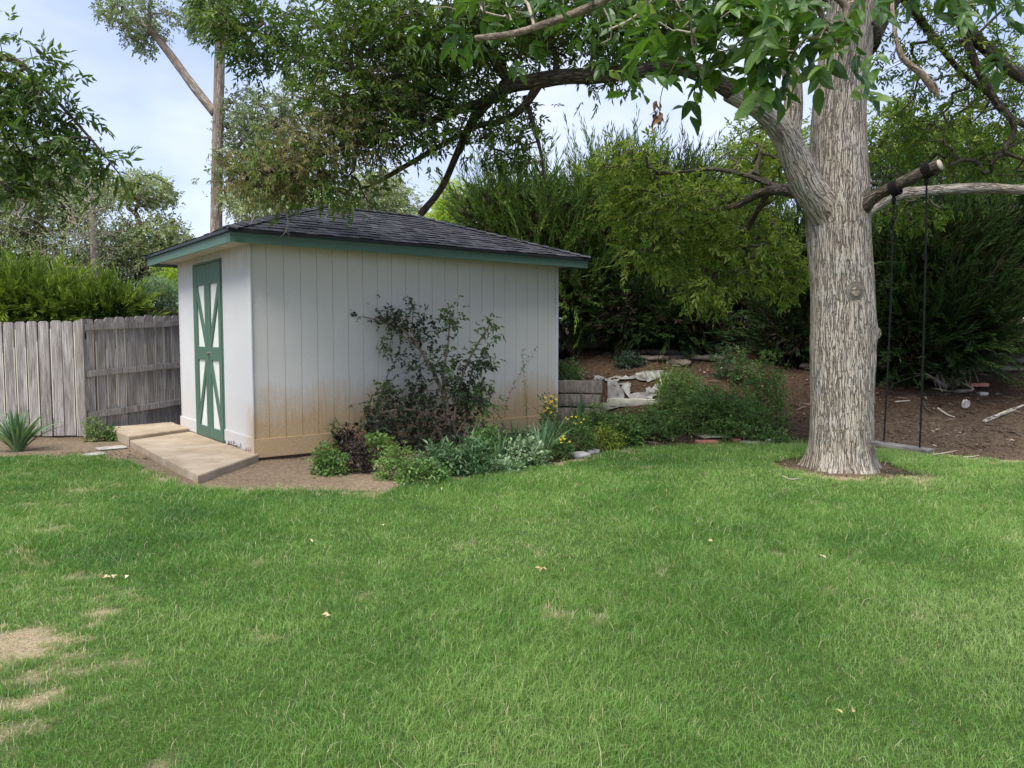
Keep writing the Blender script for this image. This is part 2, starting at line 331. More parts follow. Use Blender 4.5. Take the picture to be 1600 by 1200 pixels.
TRX, TRY = at(1315, 735, 8.3)[:2]
def lawn_in(x, y):
    r = np.hypot(x - TRX, (y - TRY)); return (y < lawn_edge(x)) & (r > .55 + .25 * n2(x, y, 3, 8, 3))
def dry(x, y):
    a = n2(x, y, 3.4, 21, 4); c = n2(x, y, 11, 33, 3)
    left = sm(.35, -.75, x + .52 * y) * sm(5.6, 3.6, y); base = .19 * left + .105 * sm(.6, -1.0, x + .52 * y) * sm(9.5, 7, y) + .022
    spot = np.exp(-((x - .18) ** 2 + (y - 3.95) ** 2) / .06) * .10 + np.exp(-((x - TRX) ** 2 + (y - TRY + .3) ** 2) / .55) * .45
    edge = .22 * sm(.5, 0, np.interp(x, LEX, LEY) - y)
    return np.clip((a * .58 + c * .42 - .70 + base + spot + edge) * 6.0, 0, 1)
m_lawn, n, l, b = M('lawn_turf', .9, .1)
o = nd(n, l, 'ShaderNodeTexCoord').outputs['Object']; d_ = nd(n, l, 'ShaderNodeAttribute', attribute_name='tint').outputs['Fac']
fa = noise(n, l, o, 60, 4, .7); fb = noise(n, l, o, 1.3, 4)
gc = ramp(n, l, fa, [(.3, (.035, .062, .018)), (.7, (.09, .14, .035))]); gc = mix(n, l, .4, gc, ramp(n, l, fb, [(.35, (.55, .75, .7)), (.65, (1, 1, .9))]), 'MULTIPLY')
dc = ramp(n, l, fa, [(.3, (.2, .15, .09)), (.7, (.46, .37, .25))])
l.new(mix(n, l, d_, gc, dc), b.inputs['Base Color']); bump(n, l, b, fa, .8, .02)
xs = np.arange(-12, 12.01, .06); ys = np.arange(-3, 10.8, .06); X, Y = np.meshgrid(xs, ys); A = Acc()
keep = lawn_in((X[:-1, :-1] + X[1:, 1:]) / 2, (Y[:-1, :-1] + Y[1:, 1:]) / 2)
sheet(A, X, Y, H(X, Y) + .006 + (n2(X, Y, .8, 2, 3) - .5) * 0.0, keep, dry(X, Y)); lawn = A.obj('lawn', m_lawn, smooth=True)
tag(lawn, 'green lawn with dry straw coloured patches at its lower left', 'lawn', kind='structure')

# grass blades
grass_mat = leaf_mat('grass_blades', [(.055, .14, .043), (.104, .226, .053), (.17, .318, .064), (.29, .43, .135), (.60, .52, .33), (.68, .58, .40)], .45, .35, .4)
def grass():
    rs = RS(4); A = Acc()
    for (y0, y1, xw, dens, w, hh) in [(1.3, 3.4, 3.4, 15000, .0023, .036), (3.4, 4.8, 4.6, 10500, .0028, .036), (4.8, 6.6, 6.2, 7000, .0036, .036), (6.6, 8.4, 7.6, 4600, .0047, .036), (8.4, 10.4, 9.2, 3400, .0062, .038)]:
        cnt = int((y1 - y0) * xw * 2 * dens); x = rs.uniform(-xw, xw, cnt); y = rs.uniform(y0, y1, cnt)
        # draw into small tufts
        x += (n2(x, y, 14, 61, 2) - .5) * .05; y += (n2(x, y, 14, 62, 2) - .5) * .05
        dr = dry(x, y); k = lawn_in(x, y + rs.normal(0, .035, cnt) * np.where(rs.uniform(size=cnt) < .1, 5, 1)) & (rs.uniform(size=cnt) > dr * .3); x, y, dr = x[k], y[k], dr[k]; c = len(x)
        lush = n2(x, y, .75, 71, 3); hgt = hh * rs.uniform(.55, 1.35, c) * (.75 + .7 * sm(.35, .65, lush)) * (1 - .6 * dr); hgt *= np.where(rs.uniform(size=c) < .04, 1.5, 1)
        th = rs.uniform(0, 2 * math.pi, c) ; lean = np.abs(rs.normal(0, .85, c)); fl = n2(x, y, 2.2, 81, 2) * 6.28 * 2
        dx = np.cos(th) * lean + np.cos(fl) * .15; dy = np.sin(th) * lean + np.sin(fl) * .15
        B = np.stack([x, y, H(x, y) + .004], -1); a = rs.uniform(0, 6.28, c); S = np.stack([np.cos(a), np.sin(a), np.zeros(c)], -1) * (w * rs.uniform(.7, 1.3, c) / 2)[:, None]
        m1 = B + np.stack([dx * .35, dy * .35, np.ones(c)], -1) * (hgt * .55)[:, None]; tip = B + np.stack([dx, dy, np.ones(c) * .92], -1) * hgt[:, None]
        v = np.stack([B - S, B + S, m1 + S * .8, m1 - S * .8, tip], 1).reshape(-1, 3)
        i = (np.arange(c) * 5)[:, None]
        col = .02 + .55 * n2(x, y, .8, 91, 3) + .25 * (n2(x, y, 4, 95, 3) - .4) + rs.normal(0, .10, c) + .10 * sm(4.6, 2.5, y) + .08 * sm(-1.0, .8, x)
        col = np.clip(col, 0, .62); isd = rs.uniform(size=c) < (.035 + dr * .72); col = np.where(isd, rs.uniform(.76, 1, c), col)
        A.add(v, q=i + [[0, 1, 2, 3]], t=i + [[3, 2, 4]], tint=np.repeat(col, 5))
    return A.obj('grass', grass_mat)
tag(grass(), 'short mown green grass blades over the lawn', 'grass', kind='stuff')

# ------------------------------------------------------------------ shed
SP = np.array([-2.97, 8.72]); ANG = math.atan2(.614, .789); SL, SWD, WH = 4.62, 3.08, 2.50
shed = empty('shed', (SP[0], SP[1], 0), ANG); tag(shed, 'white garden shed with green double door, green fascia and dark shingle hip roof', 'shed')
def wallmat(name, stain_h, streaks, base=(.70, .695, .67), corner=False):
    m, n, l, b = M(name, .75, .2)
    o = nd(n, l, 'ShaderNodeTexCoord').outputs['Object']; s = nd(n, l, 'ShaderNodeSeparateXYZ', {0: o}).outputs
    rough = noise(n, l, mapn(n, l, o, (28, 28, 9)), 3.2, 5, .65); emb = noise(n, l, mapn(n, l, o, (7, 7, 60)), 2.0, 3, .6)
    big = noise(n, l, o, 1.2, 4)
    c = ramp(n, l, big, [(.3, tuple(np.array(base) * .93)), (.7, base)]); c = mix(n, l, .35, c, ramp(n, l, rough, [(.35, .78), (.6, 1)]), 'MULTIPLY')
    # mud splashed up from the bed
    wob = noise(n, l, mapn(n, l, o, (1.3, 1.3, .5)), 1.6, 5, .6); st2 = noise(n, l, mapn(n, l, o, (9, 9, 1.0)), 2.5, 4)
    hgt = math_(n, l, 'ADD', s[2], math_(n, l, 'MULTIPLY', math_(n, l, 'ADD', wob, math_(n, l, 'MULTIPLY', st2, .75)), -.65))
    k = ramp(n, l, math_(n, l, 'ADD', math_(n, l, 'MULTIPLY', hgt, 1.0 / stain_h), .5), [(.25, 1), (.55, .62), (.9, .18), (1.0, 0)])
    if corner: k = math_(n, l, 'MULTIPLY', k, ramp(n, l, math_(n, l, 'ADD', s[1], math_(n, l, 'MULTIPLY', wob, .3)), [(.12, .8), (.5, .1)]))
    mud = ramp(n, l, rough, [(.3, (.40, .25, .11)), (.7, (.58, .41, .22))])
    c = mix(n, l, math_(n, l, 'MULTIPLY', k, .9), c, mud)
    if streaks:
        sk = noise(n, l, mapn(n, l, o, (16, 16, .9)), 2.2, 4, .6); top = ramp(n, l, math_(n, l, 'MULTIPLY', s[2], .4), [(.86, 0), (1.0, 1)])
        c = mix(n, l, math_(n, l, 'MULTIPLY', top, ramp(n, l, sk, [(.48, 0), (.66, .75)])), c, (.26, .19, .12))
    l.new(c, b.inputs['Base Color']); bump(n, l, b, math_(n, l, 'ADD', rough, math_(n, l, 'MULTIPLY', emb, .7)), .55, .006); return m
w_long = wallmat('siding_stained', .66, False, (.655, .63, .58)); w_gable = wallmat('siding_left', .22, True, (.66, .66, .665), True)
green, n, l, b = M('green_paint', .5, .35)
o = nd(n, l, 'ShaderNodeTexCoord').outputs['Object']; f = noise(n, l, mapn(n, l, o, (6, 6, 2)), 5, 6, .65)
l.new(ramp(n, l, f, [(.3, (.07, .138, .098)), (.7, (.092, .172, .125))]), b.inputs['Base Color']); bump(n, l, b, f, .3, .003)
panel_m = simple('white_door_panel', (.72, .72, .68), (.80, .80, .77), 9, .6, .2)
soff_m = simple('soffit_paint', (.50, .44, .36), (.68, .64, .57), 5, .7, .2)
black_m = simple('drip_edge_black', (.012, .012, .014), (.022, .022, .026), 10, .45, .1)
def siding(A, L, h0, h1, pitch=.2032, gw=.010, gd=.008, first=.18):
    xs = [0]; ds = [0]; p = first
    while p < L - .05: xs += [p - gw / 2, p - gw / 2 + .001, p + gw / 2 - .001, p + gw / 2]; ds += [0, gd, gd, 0]; p += pitch
    xs.append(L); ds.append(0); xs = np.array(xs); ds = np.array(ds); zs = np.linspace(h0, h1, 8)
    X, Z = np.meshgrid(xs, zs); Dp = np.repeat(ds[None], len(zs), 0) + (n2(X, Z, .8, 7, 2) - .5) * .006
    v = np.stack([X, Dp, Z], -1).reshape(-1, 3); nx = len(xs); i = np.arange(len(zs) - 1)[:, None] * nx + np.arange(nx - 1)[None]
    A.add(v, q=np.stack([i, i + 1, i + nx + 1, i + nx], -1).reshape(-1, 4))
A = Acc(); siding(A, SL, .10, WH); A.box((0.0, .02, .08), (SL, .06, WH - .005)); wall1 = A.obj('wall', w_long, shed); wall1['label'] = 'grooved long white wall with muddy stain along its foot'
DX0, DX1, DZ0, DZ1 = 1.04, 2.24, .10, 2.41
def ragged(y, s): return .075 + .05 * (n2(y, y * 0, 9, s, 3) - .2) * sm(1.0, .1, y)
def gable(A):
    # left wall (x=0 plane) with the door opening left out; its foot is chipped and ragged
    for y0, y1, z0, z1 in ((.0, DX0, None, WH), (DX1, SWD, None, WH), (DX0, DX1, DZ1, WH)):
        ys = np.linspace(y0, y1, 60); zb = ragged(ys, 4) if z0 is None else np.full(60, z0)
        if z0 is None and y0 == 0: zb = .07 + .07 * np.abs(n2(ys, ys * 0, 8, 4, 3) - .25) * sm(1.05, .9, ys + .0) + .0
        v = []; 
        for xx in (0, .04):
            v += [np.c_[np.full(60, xx), ys, zb], np.c_[np.full(60, xx), ys, np.full(60, z1)]]
        v = np.concatenate(v); q = []
        for i in range(59):
            q += [[i, 60 + i, 61 + i, i + 1], [120 + i, 121 + i, 181 + i, 180 + i], [i, i + 1, 121 + i, 120 + i]]
        A.add(v, q=q)
A = Acc(); gable(A); wl_ = A.obj('wall', w_gable, shed); wl_['label'] = 'smooth white door wall with brown streaks under the soffit'
A = Acc(); A.box((.0, SWD - .04, .05), (SL, SWD, WH)); A.obj('wall', w_gable, shed)
A = Acc(); A.box((SL - .04, .06, .05), (SL, SWD - .04, WH)); A.obj('wall', w_gable, shed)
A = Acc(); A.box((.0, -.022, .035), (SL + .0, -.002, .255)); tr = A.obj('base_trim', w_long, shed, bevel=.003); tr['label'] = 'mud stained base board along the long wall'
A = Acc(); yy = np.linspace(.05, DX0 - .01, 70); zb = .098 + .075 * np.clip(n2(yy, yy * 0, 7, 4, 4) - .35, 0, 1) * 2 * sm(1.1, .2, yy) + .035 * (n2(yy, yy * 0, 30, 6, 2) > .55); v = np.concatenate([np.c_[np.full(70, xx), yy, zz] for xx in (-.018, -.002) for zz in (zb, np.full(70, .27))])
A.add(v, q=[z for i in range(69) for z in ([i, i + 1, 71 + i, 70 + i], [i, 140 + i, 141 + i, i + 1], [70 + i, 71 + i, 211 + i, 210 + i])])
A.obj('base_trim', w_gable, shed); A = Acc(); A.box((-.018, DX1 + .02, .10), (-.002, SWD, .27)); A.obj('base_trim', w_gable, shed, bevel=.003)
A = Acc(); A.box((-.02, -.026, .06), (-.002, .045, WH - .01)); A.obj('corner_trim', w_gable, shed, bevel=.003)
A = Acc(); A.box((SL - .03, -.02, .28), (SL + .02, -.002, WH - .01)); A.obj('corner_trim', w_gable, shed, bevel=.003)
A = Acc(); A.box((.03, .03, 0), (SL - .03, SWD - .03, .09)); A.obj('foundation', simple('foundation_dirt', (.10, .075, .05), (.22, .17, .12), 6), shed)
OV = .33; E0, E1, F0, F1 = -OV, SL + OV, -OV, SWD + OV
A = Acc(); t = .02
A.box((E0, F0, 2.455), (E1, F0 + t, 2.585)); A.box((E0, F1 - t, 2.455), (E1, F1, 2.585)); A.box((E0, F0 + t, 2.455), (E0 + t, F1 - t, 2.585)); A.box((E1 - t, F0 + t, 2.455), (E1, F1 - t, 2.585))
A.obj('fascia', green, shed)
A = Acc(); A.box((E0 + t, F0 + t, 2.50), (E1 - t, F1 - t, 2.515)); A.obj('soffit', soff_m, shed)
# roof
m_sh, n, l, b = M('shingles', .92, .15)
a = nd(n, l, 'ShaderNodeAttribute', attribute_name='bc').outputs['Vector']
br = nd(n, l, 'ShaderNodeTexBrick', {'Vector': a, 'Color1': (.045, .046, .052, 1), 'Color2': (.10, .10, .112, 1), 'Mortar': (.012, .012, .014, 1), 'Scale': 1.0, 'Mortar Size': .006, 'Brick Width': .17, 'Row Height': .145, 'Bias': -.1}); br.offset = .37; br.squash = .8; br.squash_frequency = 3
gr = noise(n, l, a, 190, 3, .7); cb = mix(n, l, .7, br.outputs['Color'], ramp(n, l, gr, [(.3, .45), (.7, 1.3)]), 'MULTIPLY'); cb = mix(n, l, .5, cb, ramp(n, l, noise(n, l, a, 1.5, 4), [(.3, .75), (.7, 1.15)]), 'MULTIPLY')
l.new(cb, b.inputs['Base Color']); bump(n, l, b, math_(n, l, 'ADD', gr, math_(n, l, 'MULTIPLY', br.outputs['Fac'], -1.6)), .7, .006)
RZ = 2.60; SLOPE = .355; e0, e1, f0, f1 = E0 - .03, E1 + .03, F0 - .03, F1 + .03
hw = (f1 - f0) / 2; RT = RZ + hw * SLOPE; R0 = np.array([e0 + hw, (f0 + f1) / 2, RT]); R1 = np.array([e1 - hw, (f0 + f1) / 2, RT])
def roofface(A, a, b, c, d, k):       # a,b eave; c,d top (c above b)
    a, b, c, d = map(np.array, (a, b, c, d)); hgt = np.linalg.norm((a + b) / 2 - (c + d) / 2); n_ = int(hgt / .145); ux = norm(b - a)
    nn = norm(np.cross(b - a, (d + c) / 2 - (a + b) / 2))
    for i in range(n_ + 1):
        s0 = i * .145 / hgt; s1 = min(1, (i + 1) * .145 / hgt)
        if s0 >= 1: break
        lo0, lo1 = a + (d - a) * s0, b + (c - b) * s0; hi0, hi1 = a + (d - a) * s1, b + (c - b) * s1; up = nn * .013
        # break the lower edge so that tabs of uneven thickness cast an uneven line
        m_ = max(2, int(np.linalg.norm(lo1 - lo0) / .17)); f = np.linspace(0, 1, m_ + 1)[:, None]; rs = RS(i * 7 + k)
        for j in range(m_):
            hh = up * (1.0 if rs.uniform() < .5 else .45); p0 = lo0 + (lo1 - lo0) * f[j]; p1 = lo0 + (lo1 - lo0) * f[j + 1]; q0 = hi0 + (hi1 - hi0) * f[j]; q1 = hi0 + (hi1 - hi0) * f[j + 1]
            v = np.array([p0, p1, p1 + hh, p0 + hh, q1 + up * .15, q0 + up * .15]); uv = np.array([[np.dot(p - a, ux), (i if ix < 4 else i + 1) * .145 + (.001 if ix < 4 else -.001), k] for ix, p in enumerate(v)])
            A.add(v, q=[[0, 1, 2, 3], [3, 2, 4, 5]], bc=uv)
A = Acc()
roofface(A, (e0, f0, RZ), (e1, f0, RZ), R1, R0, 0); roofface(A, (e1, f1, RZ), (e0, f1, RZ), R0, R1, 1)
roofface(A, (e0, f1, RZ), (e0, f0, RZ), R0, R0 + [0, .001, 0], 2); roofface(A, (e1, f0, RZ), (e1, f1, RZ), R1, R1 + [0, .001, 0], 3)
roof = A.obj('roof', m_sh, shed)
A = Acc()
for pa, pb in (((e0, f0, RZ), R0), ((e0, f1, RZ), R0), ((e1, f0, RZ), R1), ((e1, f1, RZ), R1), (R0, R1)):
    pa, pb = np.array(pa), np.array(pb); L = np.linalg.norm(pb - pa); k = int(L / .16); d = norm(pb - pa); s = norm(np.cross(d, [0, 0, 1])); dn = SLOPE * .72 if abs(d[2]) > .01 else SLOPE
    for i in range(k):
        c0 = pa + (pb - pa) * i / k; c1 = pa + (pb - pa) * min(1, (i + 1.15) / k); w = .11
        v = np.array([c0 + [0, 0, .030], c0 + s * w + [0, 0, .026 - dn * w], c0 - s * w + [0, 0, .026 - dn * w], c1 + [0, 0, .018], c1 + s * w + [0, 0, .012 - dn * w], c1 - s * w + [0, 0, .012 - dn * w], c0 + s * w + [0, 0, .01 - dn * w], c0 - s * w + [0, 0, .01 - dn * w], c0 + [0, 0, .01]])
        A.add(v, q=[[0, 3, 4, 1], [0, 2, 5, 3], [8, 0, 1, 6], [8, 7, 2, 0]], bc=np.c_[v[:, 0] * .3 + i * .37, v[:, 1] * .3, v[:, 2]])
A.obj('hip_cap', m_sh, roof)
A = Acc(); u = .012
A.box((e0 - .0, f0, 2.565), (e1, f0 + .028, 2.598)); A.box((e0, f1 - .028, 2.565), (e1, f1, 2.598)); A.box((e0, f0 + .028, 2.565), (e0 + .028, f1 - .028, 2.598)); A.box((e1 - .028, f0 + .028, 2.565), (e1, f1 - .028, 2.598))
A.box((e0 + .03, f0 + .03, 2.588), (e1 - .03, f1 - .03, 2.5975))
A.obj('drip_edge', black_m, roof)
# doors: two leaves, each with stiles, rails and one diagonal per panel
def zbox(A, y0, y1, z0, z1, x0, x1): A.box((x0, y0, z0), (x1, y1, z1))
def diag(A, ya, za, yb, zb, w, x0, x1):
    d = norm(np.array([yb - ya, zb - za])); s = np.array([-d[1], d[0]]) * w / 2; p = [np.array([ya, za]), np.array([yb, zb])]
    c = [p[0] + s, p[0] - s, p[1] - s, p[1] + s]; v = np.array([[x, *q] for x in (x0, x1) for q in c])
    A.add(v, q=[[0, 1, 2, 3], [7, 6, 5, 4], [0, 4, 5, 1], [1, 5, 6, 2], [2, 6, 7, 3], [3, 7, 4, 0]])
A = Acc(); zbox(A, DX1 - .045, DX1, DZ0 - .01, DZ1, -.024, .03); zbox(A, DX0, DX1 - .045, DZ1 - .03, DZ1, -.024, .03); zbox(A, DX0, DX0 + .02, DZ0 - .01, DZ1 - .03, -.012, .03); A.obj('door_frame', green, shed, bevel=.003)
ym = (DX0 + DX1 - .03) / 2
for y0, y1, s in ((DX0 + .022, ym - .004, 1), (ym + .004, DX1 - .047, -1)):
    A = Acc(); zbox(A, y0 + .01, y1 - .01, DZ0 + .01, DZ1 - .05, .0, .02); dr = A.obj('door', panel_m, shed)
    A = Acc(); sw = .105; z0, z1 = DZ0, DZ1 - .035; zm0, zm1 = 1.13, 1.30
    zbox(A, y0, y0 + sw, z0, z1, -.022, -.002); zbox(A, y1 - sw, y1, z0, z1, -.022, -.002)
    for a_, b_ in ((z0, z0 + .14), (zm0, zm1), (z1 - .26, z1)): zbox(A, y0 + sw, y1 - sw, a_, b_, -.0215, -.002)
    yi, yo = (y1 - sw * .6, y0 + sw * .6) if s == 1 else (y0 + sw * .6, y1 - sw * .6)
    diag(A, yo, z1 - .25, yi, zm1 - .03, .085, -.020, -.0025); diag(A, yi, zm0 + .03, yo, z0 + .12, .085, -.020, -.0025)
    A.obj('door_boards', green, dr, bevel=.002)
    if s == 1:
        A = Acc(); kp = np.array([[-.022, y1 - .05, 1.215], [-.055, y1 - .05, 1.215]]); tube(A, kp, [.022, .022], 12); A.obj('lock', simple('lock_metal', (.2, .2, .2), (.4, .4, .38), 20, .35, .1, metal=.8), dr)

# concrete slab, two pours, plus torn debris on it
conc, n, l, b = M('concrete', .9, .2)
o = nd(n, l, 'ShaderNodeTexCoord').outputs['Object']; f = noise(n, l, o, 3, 6, .6); ff = noise(n, l, o, 90, 4, .7)
c = ramp(n, l, f, [(.3, (.33, .26, .18)), (.5, (.43, .345, .25)), (.7, (.52, .44, .34))]); c = mix(n, l, .5, c, ramp(n, l, ff, [(.3, .65), (.7, 1.1)]), 'MULTIPLY'); c = mix(n, l, .8, c, ramp(n, l, noise(n, l, mapn(n, l, o, (1, 1, 4)), 6.5, 6, .7), [(.60, 1), (.70, .55)]), 'MULTIPLY'); l.new(c, b.inputs['Base Color']); bump(n, l, b, math_(n, l, 'ADD', f, ff), .5, .006)
ux, uy = np.array([math.cos(ANG), math.sin(ANG)]), np.array([-math.sin(ANG), math.cos(ANG)])
def sh(x, y): return SP + ux * x + uy * y
def edge_pts(ps, k=7, amp=.012, seed=1):
    rs = RS(seed); o = []
    for i in range(len(ps)):
        a, b = np.array(ps[i]), np.array(ps[(i + 1) % len(ps)])
        for j in range(k): o.append(a + (b - a) * j / k + (rs.normal(0, amp, 2) if j else 0))
    return np.array(o)
A = Acc(); P1 = g(309, 738, .12)[:2]; P2 = g(203, 684, .12)[:2]
A.prism(edge_pts([P1, sh(.03, -.04), sh(.03, 2.62), P2], 7, .004), -.05, .088, .012)
slab = A.obj('concrete_step', conc); tag(slab, 'cracked tan concrete slab in front of the green shed door', 'slab')
A = Acc(); P3 = g(180, 670, .14)[:2]
A.prism(edge_pts([P2 + [-.02, .015], sh(-.012, 2.64), sh(-.012, 3.6), P3 + uy * .35], 6, .01, 3), -.05, .135, .012)
tag(A.obj('concrete_step', conc), 'smaller raised concrete slab between door step and gate fence', 'slab')

# ------------------------------------------------------------------ fence
m_f, n, l, b = M('weathered_cedar', .9, .15)
o = nd(n, l, 'ShaderNodeTexCoord').outputs['Object']; a = nd(n, l, 'ShaderNodeAttribute', attribute_name='tint').outputs['Fac']
cx = nd(n, l, 'ShaderNodeCombineXYZ', {2: math_(n, l, 'MULTIPLY', a, 37.0)}).outputs[0]
o2 = nd(n, l, 'ShaderNodeVectorMath', {0: o, 1: cx}, operation='ADD').outputs[0]
gr = noise(n, l, mapn(n, l, o2, (34, 34, 1.6)), 2.0, 6, .65); st = noise(n, l, mapn(n, l, o2, (3, 3, .8)), 1.6, 4)
c = ramp(n, l, gr, [(.28, (.11, .103, .098)), (.5, (.33, .315, .305)), (.72, (.60, .58, .565))]); c = mix(n, l, .75, c, ramp(n, l, st, [(.3, (.55, .5, .46)), (.65, (1.1, 1.08, 1.08))]), 'MULTIPLY')
c = mix(n, l, .6, c, ramp(n, l, a, [(0, (.62, .58, .56)), (1, (1.15, 1.14, 1.14))]), 'MULTIPLY'); c = mix(n, l, math_(n, l, 'GREATER_THAN', a, 1.5), c, (.60, .58, .47)); l.new(c, b.inputs['Base Color']); bump(n, l, b, gr, .6, .005)
def pickets(A, p0, p1, z0, z1, w, gap, rs, th=.018, pale=False):
    p0, p1 = np.array(p0), np.array(p1); L = np.linalg.norm(p1 - p0); d = (p1 - p0) / L; nrm = np.array([-d[1], d[0]]); k = int(L / (w + gap))
    for i in range(k):
        s = i * (w + gap); f = s / L; za = z0[0] + (z0[1] - z0[0]) * f + rs.normal(0, .008); zb = z1[0] + (z1[1] - z1[0]) * f + rs.normal(0, .010)
        ww = w + rs.normal(0, .003); tl = rs.normal(0, .004); c_ = .028
        prof = [(0, za), (ww, za), (ww + tl, zb - c_), (ww - c_ + tl, zb), (c_ + tl, zb), (tl, zb - c_)]
        off = rs.normal(0, .003); v = []
        for y in (0, th):
            for (a_, z_) in prof: q_ = p0 + d * (s + a_) + nrm * (y + off); v.append([q_[0], q_[1], z_])
        q = [[0, 5, 2, 1], [5, 4, 3, 2], [6, 7, 8, 11], [11, 8, 9, 10]] + [[j, (j + 1) % 6, 6 + (j + 1) % 6, 6 + j] for j in range(6)]
        A.add(v, q=q, tint=rs.uniform() * .95)
        if pale:
            for sgn in (0, 1):
                if rs.uniform() < .75:
                    z_a = za + (zb - za) * rs.uniform(0, .35); z_b = zb - .04 - (zb - za) * rs.uniform(0, .3); ee = []
                    for zz_, jj in ((z_a, 0), (z_b, 1)):
                        for q_e in (0, 1): w_e = rs.uniform(.006, .014) * q_e + .001; xx = s + (w_e if sgn == 0 else ww - w_e); q_ = p0 + d * xx + nrm * (off - .0022); ee.append([q_[0], q_[1], zz_])
                    A.add(ee, q=[[0, 1, 3, 2]], tint=2.0)
rs = RS(12); fA = np.array([-9.6, 10.72]); fB = at(134, 600, 10.75)[:2]; fA[0] = fB[0] - 19 * .164 - .147; fC = at(300, 560, 12.25)[:2] + np.array([.25, .35])
fn = empty('picket_fence', (*fA, 0)); 
def rel(o, root): o.location = -np.array(root.location); return o
tag(fn, 'weathered grey dog-eared picket fence, smooth board side, left end', 'fence', 'wooden fence panels beside the shed')
A = Acc(); pickets(A, fA, fB + [.02, 0], (.03, .03), (1.60, 1.67), .147, .017, rs, pale=True); rel(A.obj('board_panel', m_f, fn), fn)
for z in (.3, .85, 1.4):
    A = Acc(); A.box((fA[0], 10.765, z), (fB[0], 10.80, z + .085), tint=.4); rel(A.obj('rail', m_f, fn), fn)
fn2 = empty('picket_fence', (*fB, 0)); tag(fn2, 'weathered picket fence panel with three rails showing, between post and shed', 'fence', 'wooden fence panels beside the shed')
d2 = norm(fC - fB); n2v = np.array([d2[1], -d2[0]])
A = Acc(); pickets(A, fB + d2 * .03 - n2v * .045, fC - n2v * .045, (.0, .10), (1.685, 1.83), .142, .012, rs, pale=True); rel(A.obj('board_panel', m_f, fn2), fn2)
L2 = np.linalg.norm(fC - fB)
for z in (.27, .86, 1.52):
    A = Acc(); kk = 9; v = []
    for i in range(kk + 1):
        p = fB + d2 * (.02 + (L2 - .02) * i / kk); zz = z + .12 * i / kk + rs.normal(0, .003)
        for (nn, dz) in ((.0, 0), (-.038, 0), (-.038, .088), (.0, .088)): q_ = p - n2v * nn - n2v * .0; v.append([*(p + n2v * (-nn - .038 - .0) * 1.0 + n2v * .04 * 0), zz + dz])
    q = [[i * 4 + j, i * 4 + (j + 1) % 4, i * 4 + 4 + (j + 1) % 4, i * 4 + 4 + j] for i in range(kk) for j in range(4)] + [[3, 2, 1, 0], [kk * 4, kk * 4 + 1, kk * 4 + 2, kk * 4 + 3]]
    A.add(v, q=q, tint=.55); r_ = rel(A.obj('rail', m_f, fn2), fn2)
A = Acc(); A.box((fB[0] - .035, fB[1] - .03, 0), (fB[0] + .0, fB[1] + .06, 1.68), tint=.6); rel(A.obj('post', m_f, fn), fn)

# ------------------------------------------------------------------ the big ash tree
rs = RS(77)
ash = empty('ash_tree', (TRX, TRY, 0)); tag(ash, 'large pale-barked ash tree with forked trunk and spreading leafy limbs', 'tree')
def put(A, name, mat, root, smooth=True, parent=None):
    o = A.obj(name, mat, parent or root, smooth); 
    if not parent: o.location = -np.array(root.location)
    return o
knots = [(at(1338, 455, 7.97), .085, .026), (at(1318, 512, 7.8), .08, .012), (at(1372, 520, 8.25), .09, .06), (at(1262, 345, 8.2), .08, .02), (at(1352, 310, 8.1), .10, .03), (at(1300, 300, 8.05), .10, -.02)]
def trunk_fn(rr, th, L, P, bc):
    Z = P[:, 2][:, None]
    fl = np.exp(-np.maximum(Z, 0) / .15); rr = rr * (1 + fl * (.20 + .10 * np.sin(th * 5 + .6) + .07 * np.sin(th * 9 + 2)))
    rr = rr * (1 + .035 * np.sin(th * 2 + Z * 1.3) + .02 * np.sin(th * 3 - Z * 2.1) + .05 * (fbm(bc * 4, 5, 3) - .5))
    px_ = P[:, None, :] + np.stack([np.cos(th) * rr, np.sin(th) * rr, 0 * rr], -1)
    # true direction of each ring vertex: the trunk is near vertical, so U ~ x, V ~ y up to sign; handled by caller's ref
    for (c, s, h) in knots:
        d = np.linalg.norm(px_ - c, axis=-1); e = np.exp(-(d / s) ** 2); rr = rr + h * e * (1 + .35 * np.cos(d / s * 9))
        if abs(h) < .05 and h > 0:
            w = sm(s * 1.25, s * .55, d)[..., None]; an = np.arctan2(px_[..., 2] - c[2], px_[..., 0] - c[0]); tg = np.stack([d * 1.15 + .7, 0 * d, an * s * .45 + c[2]], -1); bc = bc * (1 - w) + tg * w
    rr = rr + .010 * (fbm(bc * [18, 18, 4], 9, 3) - .5) * 2
    return rr, bc
A = Acc()
tp = [(1316, 742), (1316, 700), (1316, 620), (1316, 540), (1315, 455), (1311, 380), (1309, 300), (1310, 235), (1311, 175), (1318, 100), (1330, 20), (1345, -80), (1362, -220)]
tr_ = np.array([49, 47, 46, 46, 45, 45.5, 46, 42, 40, 39, 37, 35, 30]) / F * 8.3
P, R = spline([at(a, b_, 8.3) if i else np.array([TRX, TRY, -.08]) for i, (a, b_) in enumerate(tp)], tr_, 26)
